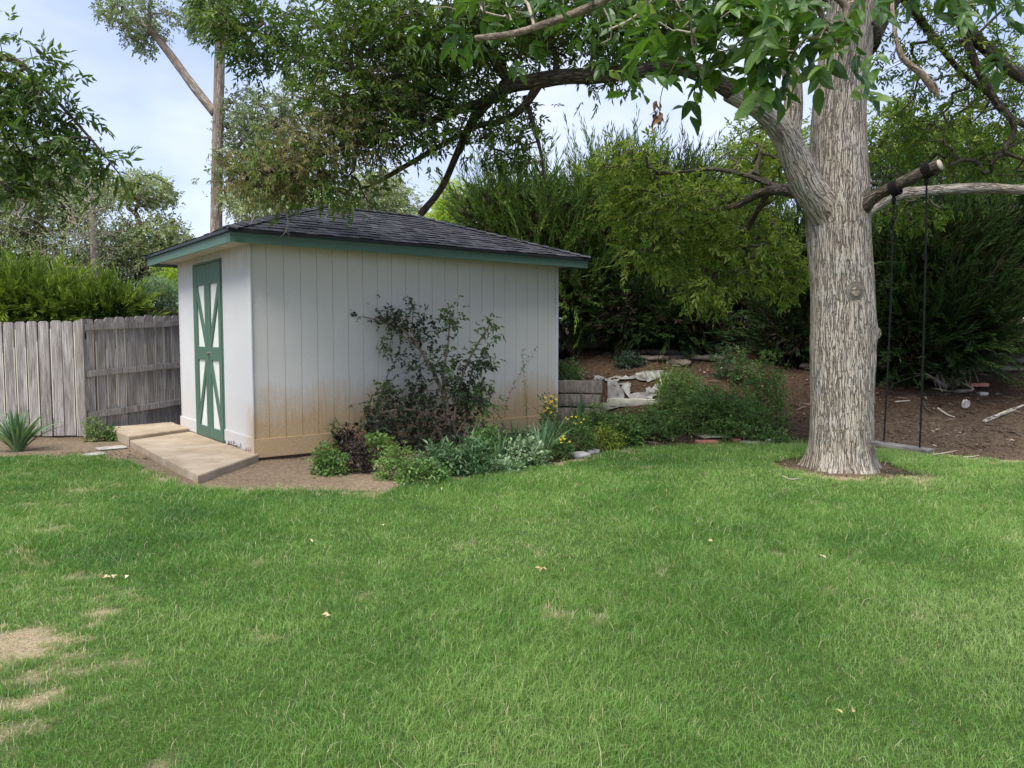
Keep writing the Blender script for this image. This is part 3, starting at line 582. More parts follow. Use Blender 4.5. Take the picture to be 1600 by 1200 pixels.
# ref chosen so theta=0 is +x: override by building directly
n_ = len(P); sides = 150; th = np.linspace(0, 2 * math.pi, sides, endpoint=False)
L = np.r_[0, np.cumsum(np.linalg.norm(np.diff(P, axis=0), axis=1))]; rr = np.repeat(R[:, None], sides, 1); bc = np.stack([np.repeat(np.cos(th)[None] * .33, n_, 0), np.repeat(np.sin(th)[None] * .33, n_, 0), np.repeat(L[:, None], sides, 1)], -1)
rr, bc = trunk_fn(rr, th[None], L[:, None], P, bc)
v = P[:, None] + np.stack([np.cos(th)[None] * rr, np.sin(th)[None] * rr, 0 * rr], -1)
i = np.arange(n_ - 1)[:, None] * sides; j = np.arange(sides)[None]; j2 = (j + 1) % sides
A.add(v.reshape(-1, 3), q=np.stack([i + j, i + j2, i + sides + j2, i + sides + j], -1).reshape(-1, 4), bc=bc.reshape(-1, 3))
trunk = put(A, 'trunk', bark, ash)
def limb(pts, seg=10, sides=28, lump=.10, A=None, sd=3):
    P, R = spline([at(a, b_, Y) for a, b_, Y, r in pts], [r / F * Y for a, b_, Y, r in pts], seg); tube(A, P, R, sides, lump=lump, seed=sd); return P
skel = []
A = Acc()
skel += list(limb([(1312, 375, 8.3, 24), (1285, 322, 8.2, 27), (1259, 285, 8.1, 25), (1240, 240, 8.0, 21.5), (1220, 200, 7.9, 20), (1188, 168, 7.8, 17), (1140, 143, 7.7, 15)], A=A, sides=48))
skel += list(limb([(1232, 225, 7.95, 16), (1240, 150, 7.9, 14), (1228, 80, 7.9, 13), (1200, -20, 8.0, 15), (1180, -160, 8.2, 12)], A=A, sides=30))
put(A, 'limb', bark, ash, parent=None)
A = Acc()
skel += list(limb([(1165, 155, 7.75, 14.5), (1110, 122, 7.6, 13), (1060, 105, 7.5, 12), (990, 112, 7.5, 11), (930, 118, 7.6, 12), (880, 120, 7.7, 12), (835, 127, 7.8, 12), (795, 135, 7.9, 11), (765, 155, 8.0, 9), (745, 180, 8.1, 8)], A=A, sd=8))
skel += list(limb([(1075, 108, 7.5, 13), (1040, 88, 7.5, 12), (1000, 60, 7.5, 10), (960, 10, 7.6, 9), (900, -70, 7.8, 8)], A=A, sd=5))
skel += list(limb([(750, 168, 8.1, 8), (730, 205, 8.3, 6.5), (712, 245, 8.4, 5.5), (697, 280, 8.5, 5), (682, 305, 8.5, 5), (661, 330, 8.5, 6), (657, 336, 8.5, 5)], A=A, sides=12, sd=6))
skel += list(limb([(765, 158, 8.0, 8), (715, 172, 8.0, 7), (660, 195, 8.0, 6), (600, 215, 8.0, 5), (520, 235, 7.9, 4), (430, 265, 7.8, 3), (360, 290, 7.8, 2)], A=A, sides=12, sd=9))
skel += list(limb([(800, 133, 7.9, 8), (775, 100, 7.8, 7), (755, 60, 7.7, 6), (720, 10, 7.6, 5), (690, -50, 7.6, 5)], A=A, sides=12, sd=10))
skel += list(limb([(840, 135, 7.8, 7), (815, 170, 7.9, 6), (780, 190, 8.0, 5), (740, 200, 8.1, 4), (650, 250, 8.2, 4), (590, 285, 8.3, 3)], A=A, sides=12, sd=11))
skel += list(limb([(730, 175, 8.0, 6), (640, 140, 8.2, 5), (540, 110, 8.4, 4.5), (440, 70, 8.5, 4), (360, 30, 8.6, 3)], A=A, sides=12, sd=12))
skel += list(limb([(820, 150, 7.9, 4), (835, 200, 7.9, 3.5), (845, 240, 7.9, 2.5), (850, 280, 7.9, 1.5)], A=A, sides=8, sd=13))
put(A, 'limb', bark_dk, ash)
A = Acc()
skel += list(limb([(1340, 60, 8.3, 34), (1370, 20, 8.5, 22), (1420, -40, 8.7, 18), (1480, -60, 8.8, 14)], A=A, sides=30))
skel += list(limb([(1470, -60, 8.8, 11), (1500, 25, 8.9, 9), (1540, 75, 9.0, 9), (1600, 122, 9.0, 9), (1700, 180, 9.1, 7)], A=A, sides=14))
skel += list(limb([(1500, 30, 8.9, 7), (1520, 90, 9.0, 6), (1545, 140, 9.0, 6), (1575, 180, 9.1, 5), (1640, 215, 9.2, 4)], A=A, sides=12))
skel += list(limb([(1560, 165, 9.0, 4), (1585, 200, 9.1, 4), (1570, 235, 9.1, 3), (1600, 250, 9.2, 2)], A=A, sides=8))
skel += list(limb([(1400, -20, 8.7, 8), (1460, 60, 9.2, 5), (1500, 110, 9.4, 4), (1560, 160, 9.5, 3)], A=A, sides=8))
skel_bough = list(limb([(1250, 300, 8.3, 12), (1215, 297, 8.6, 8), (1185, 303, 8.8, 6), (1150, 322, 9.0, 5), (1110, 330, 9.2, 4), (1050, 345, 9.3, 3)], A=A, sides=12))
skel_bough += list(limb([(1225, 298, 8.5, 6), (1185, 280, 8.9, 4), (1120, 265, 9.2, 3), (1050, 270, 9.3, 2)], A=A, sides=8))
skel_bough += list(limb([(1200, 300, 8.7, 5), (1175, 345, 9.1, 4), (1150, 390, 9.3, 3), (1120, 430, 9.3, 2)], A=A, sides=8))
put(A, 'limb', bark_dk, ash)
A = Acc()   # the swing branch: sawn stub
limb([(1330, 345, 8.2, 15), (1352, 318, 8.05, 13), (1372, 304, 7.95, 9.5), (1400, 290, 7.8, 9), (1435, 273, 7.65, 9.5), (1468, 258, 7.5, 9)], A=A, sides=24)
put(A, 'limb', bark_dk, ash)
A = Acc(); e = at(1469, 257.5, 7.492); e0_ = at(1435, 273, 7.65); dd = norm(e - e0_); tube(A, [e - dd * .012, e + dd * .006], [.054, .052], 20); put(A, 'sawn_end', simple('sawn_wood', (.34, .27, .2), (.5, .42, .33), 25), ash)
A = Acc()   # pale branch behind it
skelr = list(limb([(1335, 345, 8.3, 12), (1365, 322, 8.5, 10), (1400, 305, 8.7, 9), (1470, 297, 8.8, 8), (1540, 294, 8.9, 8), (1620, 296, 9.0, 7), (1760, 280, 9.2, 5)], A=A, sides=16))
put(A, 'limb', bark, ash)

# crown of twigs and compound leaves
def crown(root, skel, blobs, mat, per=3, ll=.075, lw=.026, rach=.15, tint=(.42, .2), wood=twig_mat, sd=1, step=.18, sag=.1, npair=3, rmax=.03, name='crown', rich=False, r_tip=.0035, label=None, wname='twigs', droop=.25, dmix=1.0):
    rs = RS(sd); T = np.concatenate([blob(rs, *b) for b in blobs]); Aw = Acc(); Al = Acc()
    D = grow(rs, skel, T, step, .22, sag, r_tip=r_tip, rmax=rmax, A=Aw)
    Pp = np.repeat(T, per, 0) + rs.normal(size=(len(T) * per, 3)) * .07 * (ll / .07) ** .5; DD = norm(np.repeat(D, per, 0) * dmix + rs.normal(size=(len(T) * per, 3)) * .7)
    sprays(Al, rs, Pp, DD, npair, ll, lw, rach, tint, rich, droop=droop)
    w = put(Aw, wname, wood, root); c = put(Al, name, mat, root, smooth=False)
    if label: c['label'] = label
    return c
crown(ash, skel, [(585, 110, 8.0, 140, 95, .9, 360), (420, 50, 8.3, 90, 55, .6, 150), (700, 40, 7.7, 190, 60, .9, 330), (620, 195, 7.9, 130, 50, .6, 150), (860, 30, 7.6, 190, 45, .8, 290), (800, 215, 8.0, 55, 65, .35, 80), (1050, 20, 7.6, 150, 45, .7, 200), (700, 110, 7.9, 90, 60, .5, 90),
   (700, -150, 8.2, 420, 150, 1.6, 200), (1200, -180, 8.2, 350, 150, 1.8, 140), (360, 20, 8.4, 50, 40, .4, 60), (960, 95, 7.6, 60, 30, .3, 40)], ash_leaf, per=3, sd=3, tint=(.5, .22))  # blobs above the frame: unseen crown, made large to shade the lawn
crown(ash, skel, [(420, 275, 7.8, 90, 40, .5, 150), (520, 230, 7.8, 110, 55, .5, 200), (600, 150, 7.7, 80, 50, .4, 60)], seed_mat, per=4, ll=.045, lw=.011, rach=.10, npair=4, tint=(.45, .28), sd=4, name='seed_clusters', label='brownish hanging seed clusters over the shed roof', wname='seed_twigs', droop=.8)
crown(ash, skel, [(470, 265, 7.9, 100, 50, .6, 110), (540, 300, 7.9, 60, 25, .4, 30)], ash_leaf, per=2, tint=(.6, .2), sd=41)
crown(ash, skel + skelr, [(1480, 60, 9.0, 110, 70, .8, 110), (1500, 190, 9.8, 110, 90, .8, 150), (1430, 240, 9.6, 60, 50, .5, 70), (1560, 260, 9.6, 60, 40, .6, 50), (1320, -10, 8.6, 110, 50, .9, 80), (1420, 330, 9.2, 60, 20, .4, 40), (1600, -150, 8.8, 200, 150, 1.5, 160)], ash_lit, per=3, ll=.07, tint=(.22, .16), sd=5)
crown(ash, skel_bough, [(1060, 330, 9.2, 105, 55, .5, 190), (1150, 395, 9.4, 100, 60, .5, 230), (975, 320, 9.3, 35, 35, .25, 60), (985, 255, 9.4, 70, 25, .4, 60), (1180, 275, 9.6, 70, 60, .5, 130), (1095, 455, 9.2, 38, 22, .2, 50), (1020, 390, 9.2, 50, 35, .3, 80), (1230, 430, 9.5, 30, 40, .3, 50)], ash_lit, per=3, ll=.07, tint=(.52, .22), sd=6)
# bough hanging close to the camera
nb = Acc(); nskel = []
nskel += list(limb([(1330, -30, 7.8, 24), (1300, -400, 6.2, 18), (1260, -700, 4.4, 14), (1240, -500, 3.0, 12), (1262, -150, 2.3, 8), (1290, -30, 2.2, 5.5), (1322, 15, 2.2, 5), (1308, 65, 2.2, 4.5)], A=nb, sides=12))
nskel += list(limb([(1260, -150, 2.3, 8), (1200, -60, 2.3, 5), (1130, 20, 2.3, 3.5), (1085, 50, 2.3, 2.8), (1085, 85, 2.3, 2)], A=nb, sides=10))
nskel += list(limb([(1250, -300, 2.6, 13), (1100, -120, 2.7, 9), (960, -10, 2.8, 6.5), (900, 20, 2.8, 6.5), (850, 38, 2.8, 5.5), (800, 53, 2.8, 5), (742, 60, 2.8, 4.5)], A=nb, sides=12))
nskel += list(limb([(1272, -20, 2.2, 4), (1285, 30, 2.2, 4), (1308, 62, 2.2, 3.5)], A=nb, sides=8)); limb([(1350, -20, 2.2, 3.5), (1335, 25, 2.2, 3.5), (1310, 66, 2.2, 3)], A=nb, sides=8)
near_bark = bark_mat('near_bark', (.14, .11, .085), (.42, .35, .28), 120, .35, .6, .003, .02, .3)
put(nb, 'limb', near_bark, ash)
near_leaf = leaf_mat('ash_leaf_near', [(.035, .085, .018), (.06, .135, .025), (.11, .205, .04), (.30, .40, .13)], .38, .36, .45)
crown(ash, nskel, [(1110, 20, 2.3, 100, 38, .22, 20), (1180, 52, 2.3, 110, 28, .15, 22), (1300, 62, 2.2, 70, 22, .12, 12), (1080, 75, 2.4, 60, 25, .15, 9), (1300, 0, 2.3, 90, 25, .2, 7), (1200, 0, 2.3, 70, 30, .2, 6)], near_leaf, per=2, ll=.068, lw=.030, rach=.09, npair=2, tint=(.4, .2), sd=15, rich=True, step=.06, r_tip=.0016, wood=pale_twig, sag=0, label='large close leaves hanging into the top of the view', name='leaf_bough', wname='near_twigs', droop=.15)
crown(ash, nskel, [(880, 0, 3.0, 170, 22, .3, 22), (720, -5, 3.2, 90, 20, .3, 9), (1480, -10, 3.0, 110, 18, .3, 10), (980, 50, 3.1, 50, 26, .2, 7)], near_leaf, per=2, ll=.072, lw=.028, rach=.09, npair=2, tint=(.3, .2), sd=16, rich=True, step=.08, r_tip=.0016, wood=pale_twig, sag=0, name='leaf_bough', wname='near_twigs', droop=.4)
A = Acc(); limb([(1400, 60, 3.2, 3), (1412, 92, 3.2, 4.5), (1440, 116, 3.2, 5), (1455, 135, 3.2, 4.5), (1466, 152, 3.2, 2)], A=A, sides=10, lump=.3); limb([(1300, -300, 3.4, 6), (1380, -60, 3.3, 3.5), (1400, 60, 3.2, 3)], A=A, sides=8); limb([(1448, 125, 3.2, 3), (1462, 132, 3.2, 2), (1468, 150, 3.2, 1)], A=A, sides=6)
put(A, 'broken_twig', near_bark, ash)
# dry seed bunch
A = Acc(); r3 = RS(5); T = blob(r3, 1028, 178, 2.4, 9, 26, .02, 22); leaves(A, T, norm(r3.normal(size=(22, 3)) * .5 + [0, 0, -1]), rdir(r3, 22), .03, .013, .5, rich=True); tube(A, spline([at(1060, 90, 2.3), at(1035, 140, 2.4), at(1028, 200, 2.4)], [.0015] * 3, 5)[0], [.0015] * 11, 5); put(A, 'seed_bunch', simple('dry_seed', (.16, .09, .05), (.30, .19, .11), 60), ash)

# ------------------------------------------------------------------ swing
swing = empty('swing', tuple(at(1420, 700, 7.75))); tag(swing, 'rope swing with plain wooden plank seat hanging beside the ash trunk', 'swing')
rope = simple('black_rope', (.004, .004, .005), (.010, .010, .011), 60, 1, .8, .004)
sA, sB = at(1397, 297, 7.8), at(1448, 268, 7.6); bA, bB = at(1381, 689, 7.9), at(1437, 699, 7.65)
for (a_, b_, ax) in ((sA, bA, 0), (sB, bB, 1)):
    A = Acc(); L_ = np.linalg.norm(a_ - b_); k = 60; f = np.linspace(0, 1, k)[:, None]; P = a_ * (1 - f) + b_ * f; P = P + np.c_[np.sin(f[:, 0] * 3.1) * .012, 0 * f, 0 * f]
    tube(A, P, .0095 + .002 * np.sin(np.arange(k) * 1.9), 8)
    dbr = norm(at(1468, 258, 7.5) - at(1400, 290, 7.8)); u_ = norm(np.cross(dbr, [0, 0, 1])); w_ = np.cross(u_, dbr)
    c0 = a_ + [0, 0, .015]
    for s_ in (-.022, 0, .022, .04):
        th = np.linspace(0, 2 * math.pi, 25); ring = c0 + dbr * s_ + (u_[None] * np.cos(th)[:, None] + w_[None] * np.sin(th)[:, None]) * .072; tube(A, ring, [.011] * 25, 7, cap=False)
    kn = [a_ + np.array([.0, 0, z]) for z in (-.06, -.085, -.11, -.135)]; tube(A, kn, [.012, .024, .022, .011], 8)
    if ax == 0:
        kn = [a_ + np.array([.0, 0, z]) for z in (-.26, -.28, -.30, -.32)]; tube(A, kn, [.011, .019, .018, .010], 8)
        tl, tr2 = spline([a_ + [0, 0, -.1], a_ + [.03, -.01, -.18], a_ + [.02, -.01, -.29]], [.006] * 3, 5); tube(A, tl, tr2, 6)
    r_ = A.obj('rope', rope, swing, True); r_.location = -np.array(swing.location)
seat_m = simple('grey_seat_wood', (.065, .062, .06), (.17, .165, .155), 7, .85, .5, .004, (1, 1, 1))
sdv = norm((bB - bA)[:2]); sn_ = np.array([-sdv[1], sdv[0]]); c0 = (bA + bB)[:2] / 2; A = Acc(); hl, hwid = .285, .085
poly = [c0 - sdv * hl - sn_ * hwid, c0 + sdv * hl - sn_ * hwid, c0 + sdv * hl + sn_ * hwid, c0 - sdv * hl + sn_ * hwid]
zz = np.array([bA[2], bB[2], bB[2], bA[2]]) - .012; A.prism(poly, zz - .028, zz, .004); o_ = A.obj('seat', seat_m, swing); o_.location = -np.array(swing.location)

# ------------------------------------------------------------------ junipers
def gpt0(px, py):
    lo, hi = 3.0, 30.0
    for _ in range(40):
        m = (lo + hi) / 2; p = at(px, py, m)
        if p[2] > H(p[0], p[1]): lo = m
        else: hi = m
    return at(px, py, lo)
def plume_bush(root, blobs, mat, nper=28, ln=.55, sd=1, tint=.5, up=.45, sl=.125, sw=.021, front=True, name='foliage', spread=.5):
    """blobs: (px,py,Y,rx_px,ry_px,rd_m,count). Feathery sprays pointing out of the mounds"""
    rs = RS(sd); A = Acc(); cs = [(at(a, b_, Y), np.array([rx * Y / F, rd, ry * Y / F])) for a, b_, Y, rx, ry, rd, n_ in blobs]
    for bi, (a, b_, Y, rx, ry, rd, n_) in enumerate(blobs):
        c, r = cs[bi]; d = rdir(rs, n_); rad = rs.uniform(.5, 1.0, n_); P = c + d * r * rad[:, None]
        out = norm(d / np.maximum(r, .05)); ok = np.ones(n_, bool)
        for bj, (c2, r2) in enumerate(cs):
            if bj != bi: ok &= (np.sum(((P - c2) / r2) ** 2, 1) > .45)
        P, out, rad = P[ok], out[ok], rad[ok]; m = len(P)
        if not m: continue
        D = norm(out * .9 + np.array([0, 0, up]) + rs.normal(size=(m, 3)) * .35); cv = norm(rs.normal(size=(m, 3)) * .5 + [0, 0, .6]) * .28
        Ln = ln * rs.uniform(.55, 1.25, m); tb = tint + rs.normal(0, .10, m) + .22 * (fbm(P * 1.4, 3, 3) - .5) * 2 + (rad - .85) * .5; tb = np.clip(tb, .22, 1); tb[rs.uniform(size=m) < .05] = 0; Ln = Ln * rs.choice([.6, 1, 1, 1.35], m)
        S = norm(np.cross(D, rdir(rs, m))); N = np.cross(S, D)
        Bs, Ds, Ls, Ts, Ws = [], [], [], [], []
        ni = n_ * 5; di = rdir(rs, ni); Pi = c + di * r * (rs.uniform(0, 1, ni) ** .4 * .86)[:, None]; leaves(A, Pi, norm(di + rs.normal(size=(ni, 3)) * .6), rdir(rs, ni), rs.uniform(.12, .26, ni), rs.uniform(.03, .07, ni), rs.uniform(0, .3, ni) * tint)
        for k in range(nper):
            f = (k + .5) / nper; th = k * 2.4; q = P + D * (Ln * f)[:, None] + cv * (Ln * f * f)[:, None]
            side = S * math.cos(th) + N * math.sin(th) * .6
            dr_ = norm(D + cv * 1.5 * f + side * (spread * (1.1 - .6 * f)) + rs.normal(size=(m, 3)) * .13)
            Bs.append(q + rs.normal(size=(m, 3)) * .008); Ds.append(dr_); Ls.append(sl * (1.25 - .45 * f) * Ln / ln * rs.uniform(.8, 1.2, m)); Ts.append(np.clip(tb + .22 * (f - .4) + rs.normal(0, .05, m), 0, 1)); Ws.append(np.full(m, sw))
        B = np.concatenate(Bs); leaves(A, B, np.concatenate(Ds), rdir(rs, len(B)), np.concatenate(Ls), np.concatenate(Ws), np.concatenate(Ts), fold=.2, droop=.0)
    return put(A, name, mat, root, smooth=False)
def stems(root, base, tips, r=.05, mat=None, name='stem', sd=1, wob=.1):
    rs = RS(sd); A = Acc(); b0 = np.asarray(base, float)
    for t_ in tips:
        t_ = np.asarray(t_, float); m1 = b0 * .65 + t_ * .35 + rs.normal(size=3) * wob; m2 = b0 * .3 + t_ * .7 + rs.normal(size=3) * wob
        P, R = spline([b0, m1, m2, t_], [r, r * .75, r * .5, r * .2], 6); tube(A, P, R, 8, lump=.15)
        for q in range(3):
            i_ = rs.randint(6, len(P) - 2); e_ = P[i_] + rs.normal(size=3) * .35 + [0, 0, .15]; tube(A, spline([P[i_], (P[i_] + e_) / 2 + rs.normal(size=3) * .05, e_], [r * .35, r * .25, .004], 4)[0], np.linspace(r * .35, .004, 9), 5, cap=False)
    return put(A, name, mat or bark_dk, root)
def juniper(label, base, blobs, mat, tips=None, **kw):
    b0 = at(*base); b0[2] = H(b0[0], b0[1]) - .05; root = empty('juniper_bush', tuple(b0)); tag(root, label, 'juniper', kw.pop('group', 'junipers on the bank'))
    r_ = kw.pop('r', .05); stems(root, b0, [at(q[0], q[1] + q[4] * .2, q[2]) for q in blobs], r_, name='trunk', sd=kw.get('sd', 1)); plume_bush(root, blobs, mat, **kw); return root
GF = 'bright junipers behind the fence'
juniper('lime green feathery juniper spilling over the left end of the fence', (50, 520, 13.2), [(60, 478, 13.0, 95, 34, .8, 800), (-60, 462, 13.4, 100, 55, .9, 500), (10, 475, 12.7, 60, 38, .5, 350)], jun_bright, ln=.34, sd=2, tint=.56, spread=.8, group=GF)
juniper('low spreading juniper above the fence, beside the shed wall', (170, 500, 13.0), [(165, 484, 13.0, 55, 22, .6, 380), (110, 486, 12.8, 50, 22, .5, 260)], jun_bright, ln=.30, sd=3, tint=.5, spread=.8, group=GF)
juniper('broad green juniper rising behind the right end of the shed roof', (900, 560, 14.6), [(900, 400, 14.8, 150, 100, 1.2, 1500), (800, 345, 15.2, 90, 60, 1.0, 600), (885, 455, 14.2, 60, 40, .6, 330), (960, 310, 15.4, 80, 45, .8, 500)], jun_mat, ln=.62, sd=4, tint=.60, up=.5, r=.08, spread=.7)
juniper('tall juniper with ragged top between shed and ash trunk', (1080, 560, 15.2), [(1080, 380, 15.2, 110, 90, 1.1, 1200), (1030, 320, 15.6, 90, 55, .9, 600), (1165, 430, 14.8, 90, 60, .8, 600)], jun_mat, ln=.62, sd=5, tint=.42, up=.5, r=.08, spread=.7)
juniper('low drooping juniper skirt above the split timber edging', (1080, 540, 13.6), [(1070, 500, 13.7, 60, 35, .5, 330), (990, 490, 14.0, 70, 40, .6, 330)], jun_shaded, ln=.5, sd=6, tint=.55, up=.2)
juniper('dark juniper directly behind the ash trunk', (1290, 560, 13.4), [(1270, 450, 13.6, 80, 80, .8, 800), (1240, 520, 13.2, 50, 45, .5, 300)], jun_shaded, ln=.55, sd=7, tint=.5, up=.4, r=.07)
juniper('huge dark juniper overhanging the mulch behind the swing ropes', (1470, 600, 12.6), [(1460, 420, 12.6, 120, 90, 1.0, 1500), (1570, 400, 12.9, 100, 80, 1.0, 900), (1420, 520, 12.2, 70, 75, .6, 700), (1500, 510, 12.0, 80, 50, .6, 600), (1700, 400, 13.2, 120, 100, 1.0, 500)], jun_shaded, ln=.55, sd=8, tint=.62, up=.35, r=.08)
jr = bpy.data.objects[[o.name for o in C.objects if o.get('label', '').startswith('huge dark')][0]]; A = Acc(); r3 = RS(19); q0 = gpt0(1478, 608)
for k in range(16):
    e = at(r3.uniform(1415, 1560), r3.uniform(520, 592), 12.0 + r3.uniform(-.4, .5)); m = q0 * .45 + e * .55 + r3.normal(size=3) * .12; P, R_ = spline([q0 + r3.normal(size=3) * .05, m, e], [.035, .02, .006], 7); tube(A, P, R_, 7, lump=.2)
    for z in range(3): e2 = P[-4] + r3.normal(size=3) * .25; tube(A, spline([P[-6], (P[-5] + e2) / 2 + r3.normal(size=3) * .04, e2], [.01] * 3, 4)[0], np.linspace(.009, .003, 9), 5, cap=False)
put(A, 'bare_branches', dead_twig, jr)
juniper('shaded juniper filling the gap at the far end of the bank', (1000, 545, 17.0), [(960, 430, 17.0, 160, 110, 1.0, 800), (1160, 430, 17.2, 160, 120, 1.0, 800), (1360, 420, 16.5, 150, 130, 1.0, 800)], jun_shaded, ln=.7, sd=9, tint=.35, sw=.02)  # added dark filler; shade seen through the gaps is in its needle colour

# ------------------------------------------------------------------ distant trees
def tree(name, label, cat, trunk_pts, blobs, mat, sd=1, per=3, ll=.12, lw=.07, tint=(.5, .2), bm=bark_far, extra=(), group='trees beyond the yard', npair=2, rach=.2, wood=None, r_tip=.008, rmax=.08, droop=.2, step=.5):
    p0 = at(*trunk_pts[0][:3]); p0[2] = H(p0[0], p0[1]) - .2; root = empty(name, tuple(p0)); tag(root, label, cat, group)
    A = Acc(); P, R = spline([p0] + [at(a, b_, Y) for a, b_, Y, r in trunk_pts[1:]], [r / F * Y for a, b_, Y, r in trunk_pts], 12); tube(A, P, R, 20, lump=.06); sk = list(P[len(P) // 4:])
    for br_ in extra:
        P2, R2 = spline([at(a, b_, Y) for a, b_, Y, r in br_], [r / F * Y for a, b_, Y, r in br_], 8); tube(A, P2, R2, 12, lump=.1, seed=4); sk += list(P2)
    put(A, 'trunk', bm, root)
    crown(root, sk, blobs, mat, per=per, ll=ll, lw=lw, rach=rach, tint=tint, sd=sd, step=step, sag=.05, npair=npair, r_tip=r_tip, rmax=rmax, wood=wood or bm, droop=droop); return root
tree('cottonwood_tree', 'tall cottonwood with straight bare trunk and one long leaning limb', 'tree', [(337, 470, 30, 9.5), (338, 350, 30, 8.8), (340, 230, 30, 8.3), (343, 100, 30, 7.6), (346, 0, 30, 7), (350, -200, 30, 6)],
     [(215, 30, 30, 50, 38, 1.2, 150), (180, 15, 30, 30, 22, .8, 50), (225, 65, 30, 18, 18, .4, 25), (330, 30, 30, 45, 40, 1.2, 130), (290, 35, 30, 25, 20, .5, 22), (400, 200, 31, 60, 60, 1.6, 420), (440, 270, 31, 70, 60, 1.6, 330), (372, 270, 30, 40, 60, 1.0, 130), (300, -120, 30, 180, 80, 3, 150), (480, 160, 31, 50, 45, 1.2, 150)],
     far_leaf, sd=21, per=4, ll=.11, extra=[[(336, 178, 30, 6.5), (300, 132, 30, 6.5), (268, 88, 30, 6), (245, 58, 30, 5.5), (232, 40, 30, 5), (236, 22, 30, 3)], [(232, 44, 30, 5), (222, 38, 30, 4), (200, 20, 30, 2)], [(340, 260, 30, 4), (380, 220, 30.5, 3), (420, 180, 31, 2)]])
tree('bare_tree', 'grey half-dead tree with tangled bare twigs above the fence juniper', 'tree', [(150, 470, 20, 8), (148, 400, 20, 6), (145, 340, 20, 5), (140, 280, 20, 3)],
     [(150, 350, 20, 45, 80, 1.2, 300), (110, 400, 20, 50, 50, 1.0, 160), (40, 340, 20, 50, 60, 1.0, 60)], far_leaf2, sd=22, per=2, ll=.07, lw=.035, tint=(.4, .2), bm=dead_twig, r_tip=.0045, rmax=.018, step=.35, npair=1)
tree('willow_tree', 'soft grey-green tree filling the left edge behind the fence', 'tree', [(60, 480, 24, 8), (62, 400, 24, 7), (60, 300, 24, 5), (60, 230, 24, 3)],
     [(60, 300, 24, 80, 90, 1.8, 750), (-60, 320, 24, 90, 110, 1.8, 350), (20, 400, 24, 90, 60, 1.8, 450), (120, 310, 24, 50, 50, 1.2, 260)], far_leaf2, sd=23, per=4, ll=.11, lw=.04, tint=(.35, .2))
tree('elm_tree', 'rounded pale green tree with a dark crooked limb left of the shed roof', 'tree', [(225, 470, 26, 6), (222, 400, 26, 5), (215, 340, 26, 4), (200, 325, 26, 3)],
     [(230, 300, 26, 42, 25, 1.2, 190), (245, 375, 26, 50, 40, 1.6, 330), (195, 400, 26, 60, 50, 1.6, 330), (270, 420, 26, 60, 40, 1.6, 300), (120, 430, 26, 90, 40, 1.6, 300), (170, 300, 26, 20, 20, .5, 40)], far_leaf2, sd=24, per=4, ll=.11, lw=.06, tint=(.5, .2))
tree('leafy_tree', 'pale green tree just behind the peak of the shed roof', 'tree', [(580, 400, 24, 7), (580, 340, 24, 5), (575, 300, 24, 3)],
     [(590, 310, 24, 60, 40, 1.5, 300), (500, 330, 24, 60, 30, 1.5, 200), (420, 320, 24, 70, 35, 1.5, 260), (620, 345, 24, 40, 25, 1.2, 130)], far_leaf2, sd=25, per=4, ll=.11, lw=.05, tint=(.45, .2))
tree('lime_tree', 'bright yellow-green tree between shed roof ridge and junipers', 'tree', [(705, 420, 22, 5), (705, 350, 22, 4), (708, 310, 22, 2)],
     [(708, 315, 22, 30, 32, .9, 190), (690, 355, 22, 28, 35, .9, 150)], lime_leaf, sd=26, per=4, ll=.10, lw=.03, tint=(.5, .25), droop=.6)
tree('locust_tree', 'light leafy tree behind the upper right of the junipers', 'tree', [(1480, 420, 19, 7), (1480, 330, 19, 6), (1490, 250, 19, 4), (1500, 180, 19, 2)],
     [(1480, 250, 19, 110, 70, 1.5, 520), (1400, 230, 19.5, 50, 70, 1.2, 200), (1580, 270, 19, 80, 60, 1.5, 260), (1240, 250, 19, 60, 60, 1.2, 200), (1180, 230, 19.4, 50, 45, 1.0, 110), (1560, 130, 19, 60, 60, 1.2, 90)], ash_lit, sd=27, per=4, ll=.10, lw=.05, tint=(.42, .2), bm=bark_dk,
     extra=[[(1480, 340, 19, 4), (1380, 290, 19.2, 3), (1250, 270, 19.2, 2)]])
# feathery shrub and yellow shrub beside the shed, behind the fence
tree('feathery_shrub', 'bluish feathery shrub behind the gate fence next to the shed', 'shrub', [(255, 490, 14, 3), (254, 470, 14, 2), (252, 450, 14, 1)], [(250, 462, 14, 30, 28, .4, 260)], leaf_mat('blue_shrub', [(.09, .17, .08), (.14, .24, .12), (.2, .3, .16), (.28, .38, .2)]), sd=28, per=3, ll=.06, lw=.012, rach=.1, npair=4, group='shrubs behind the fence', r_tip=.003, step=.2, bm=dead_twig)
tree('yellow_shrub', 'yellow-green shrub peeping out above the fence at the shed corner', 'shrub', [(272, 470, 15, 2), (272, 455, 15, 1.5), (272, 440, 15, 1)], [(270, 438, 15, 14, 12, .3, 70), (285, 450, 15, 20, 25, .3, 80)], lime_leaf, sd=29, per=3, ll=.06, lw=.03, tint=(.3, .2), group='shrubs behind the fence', r_tip=.003, step=.2, bm=dead_twig)
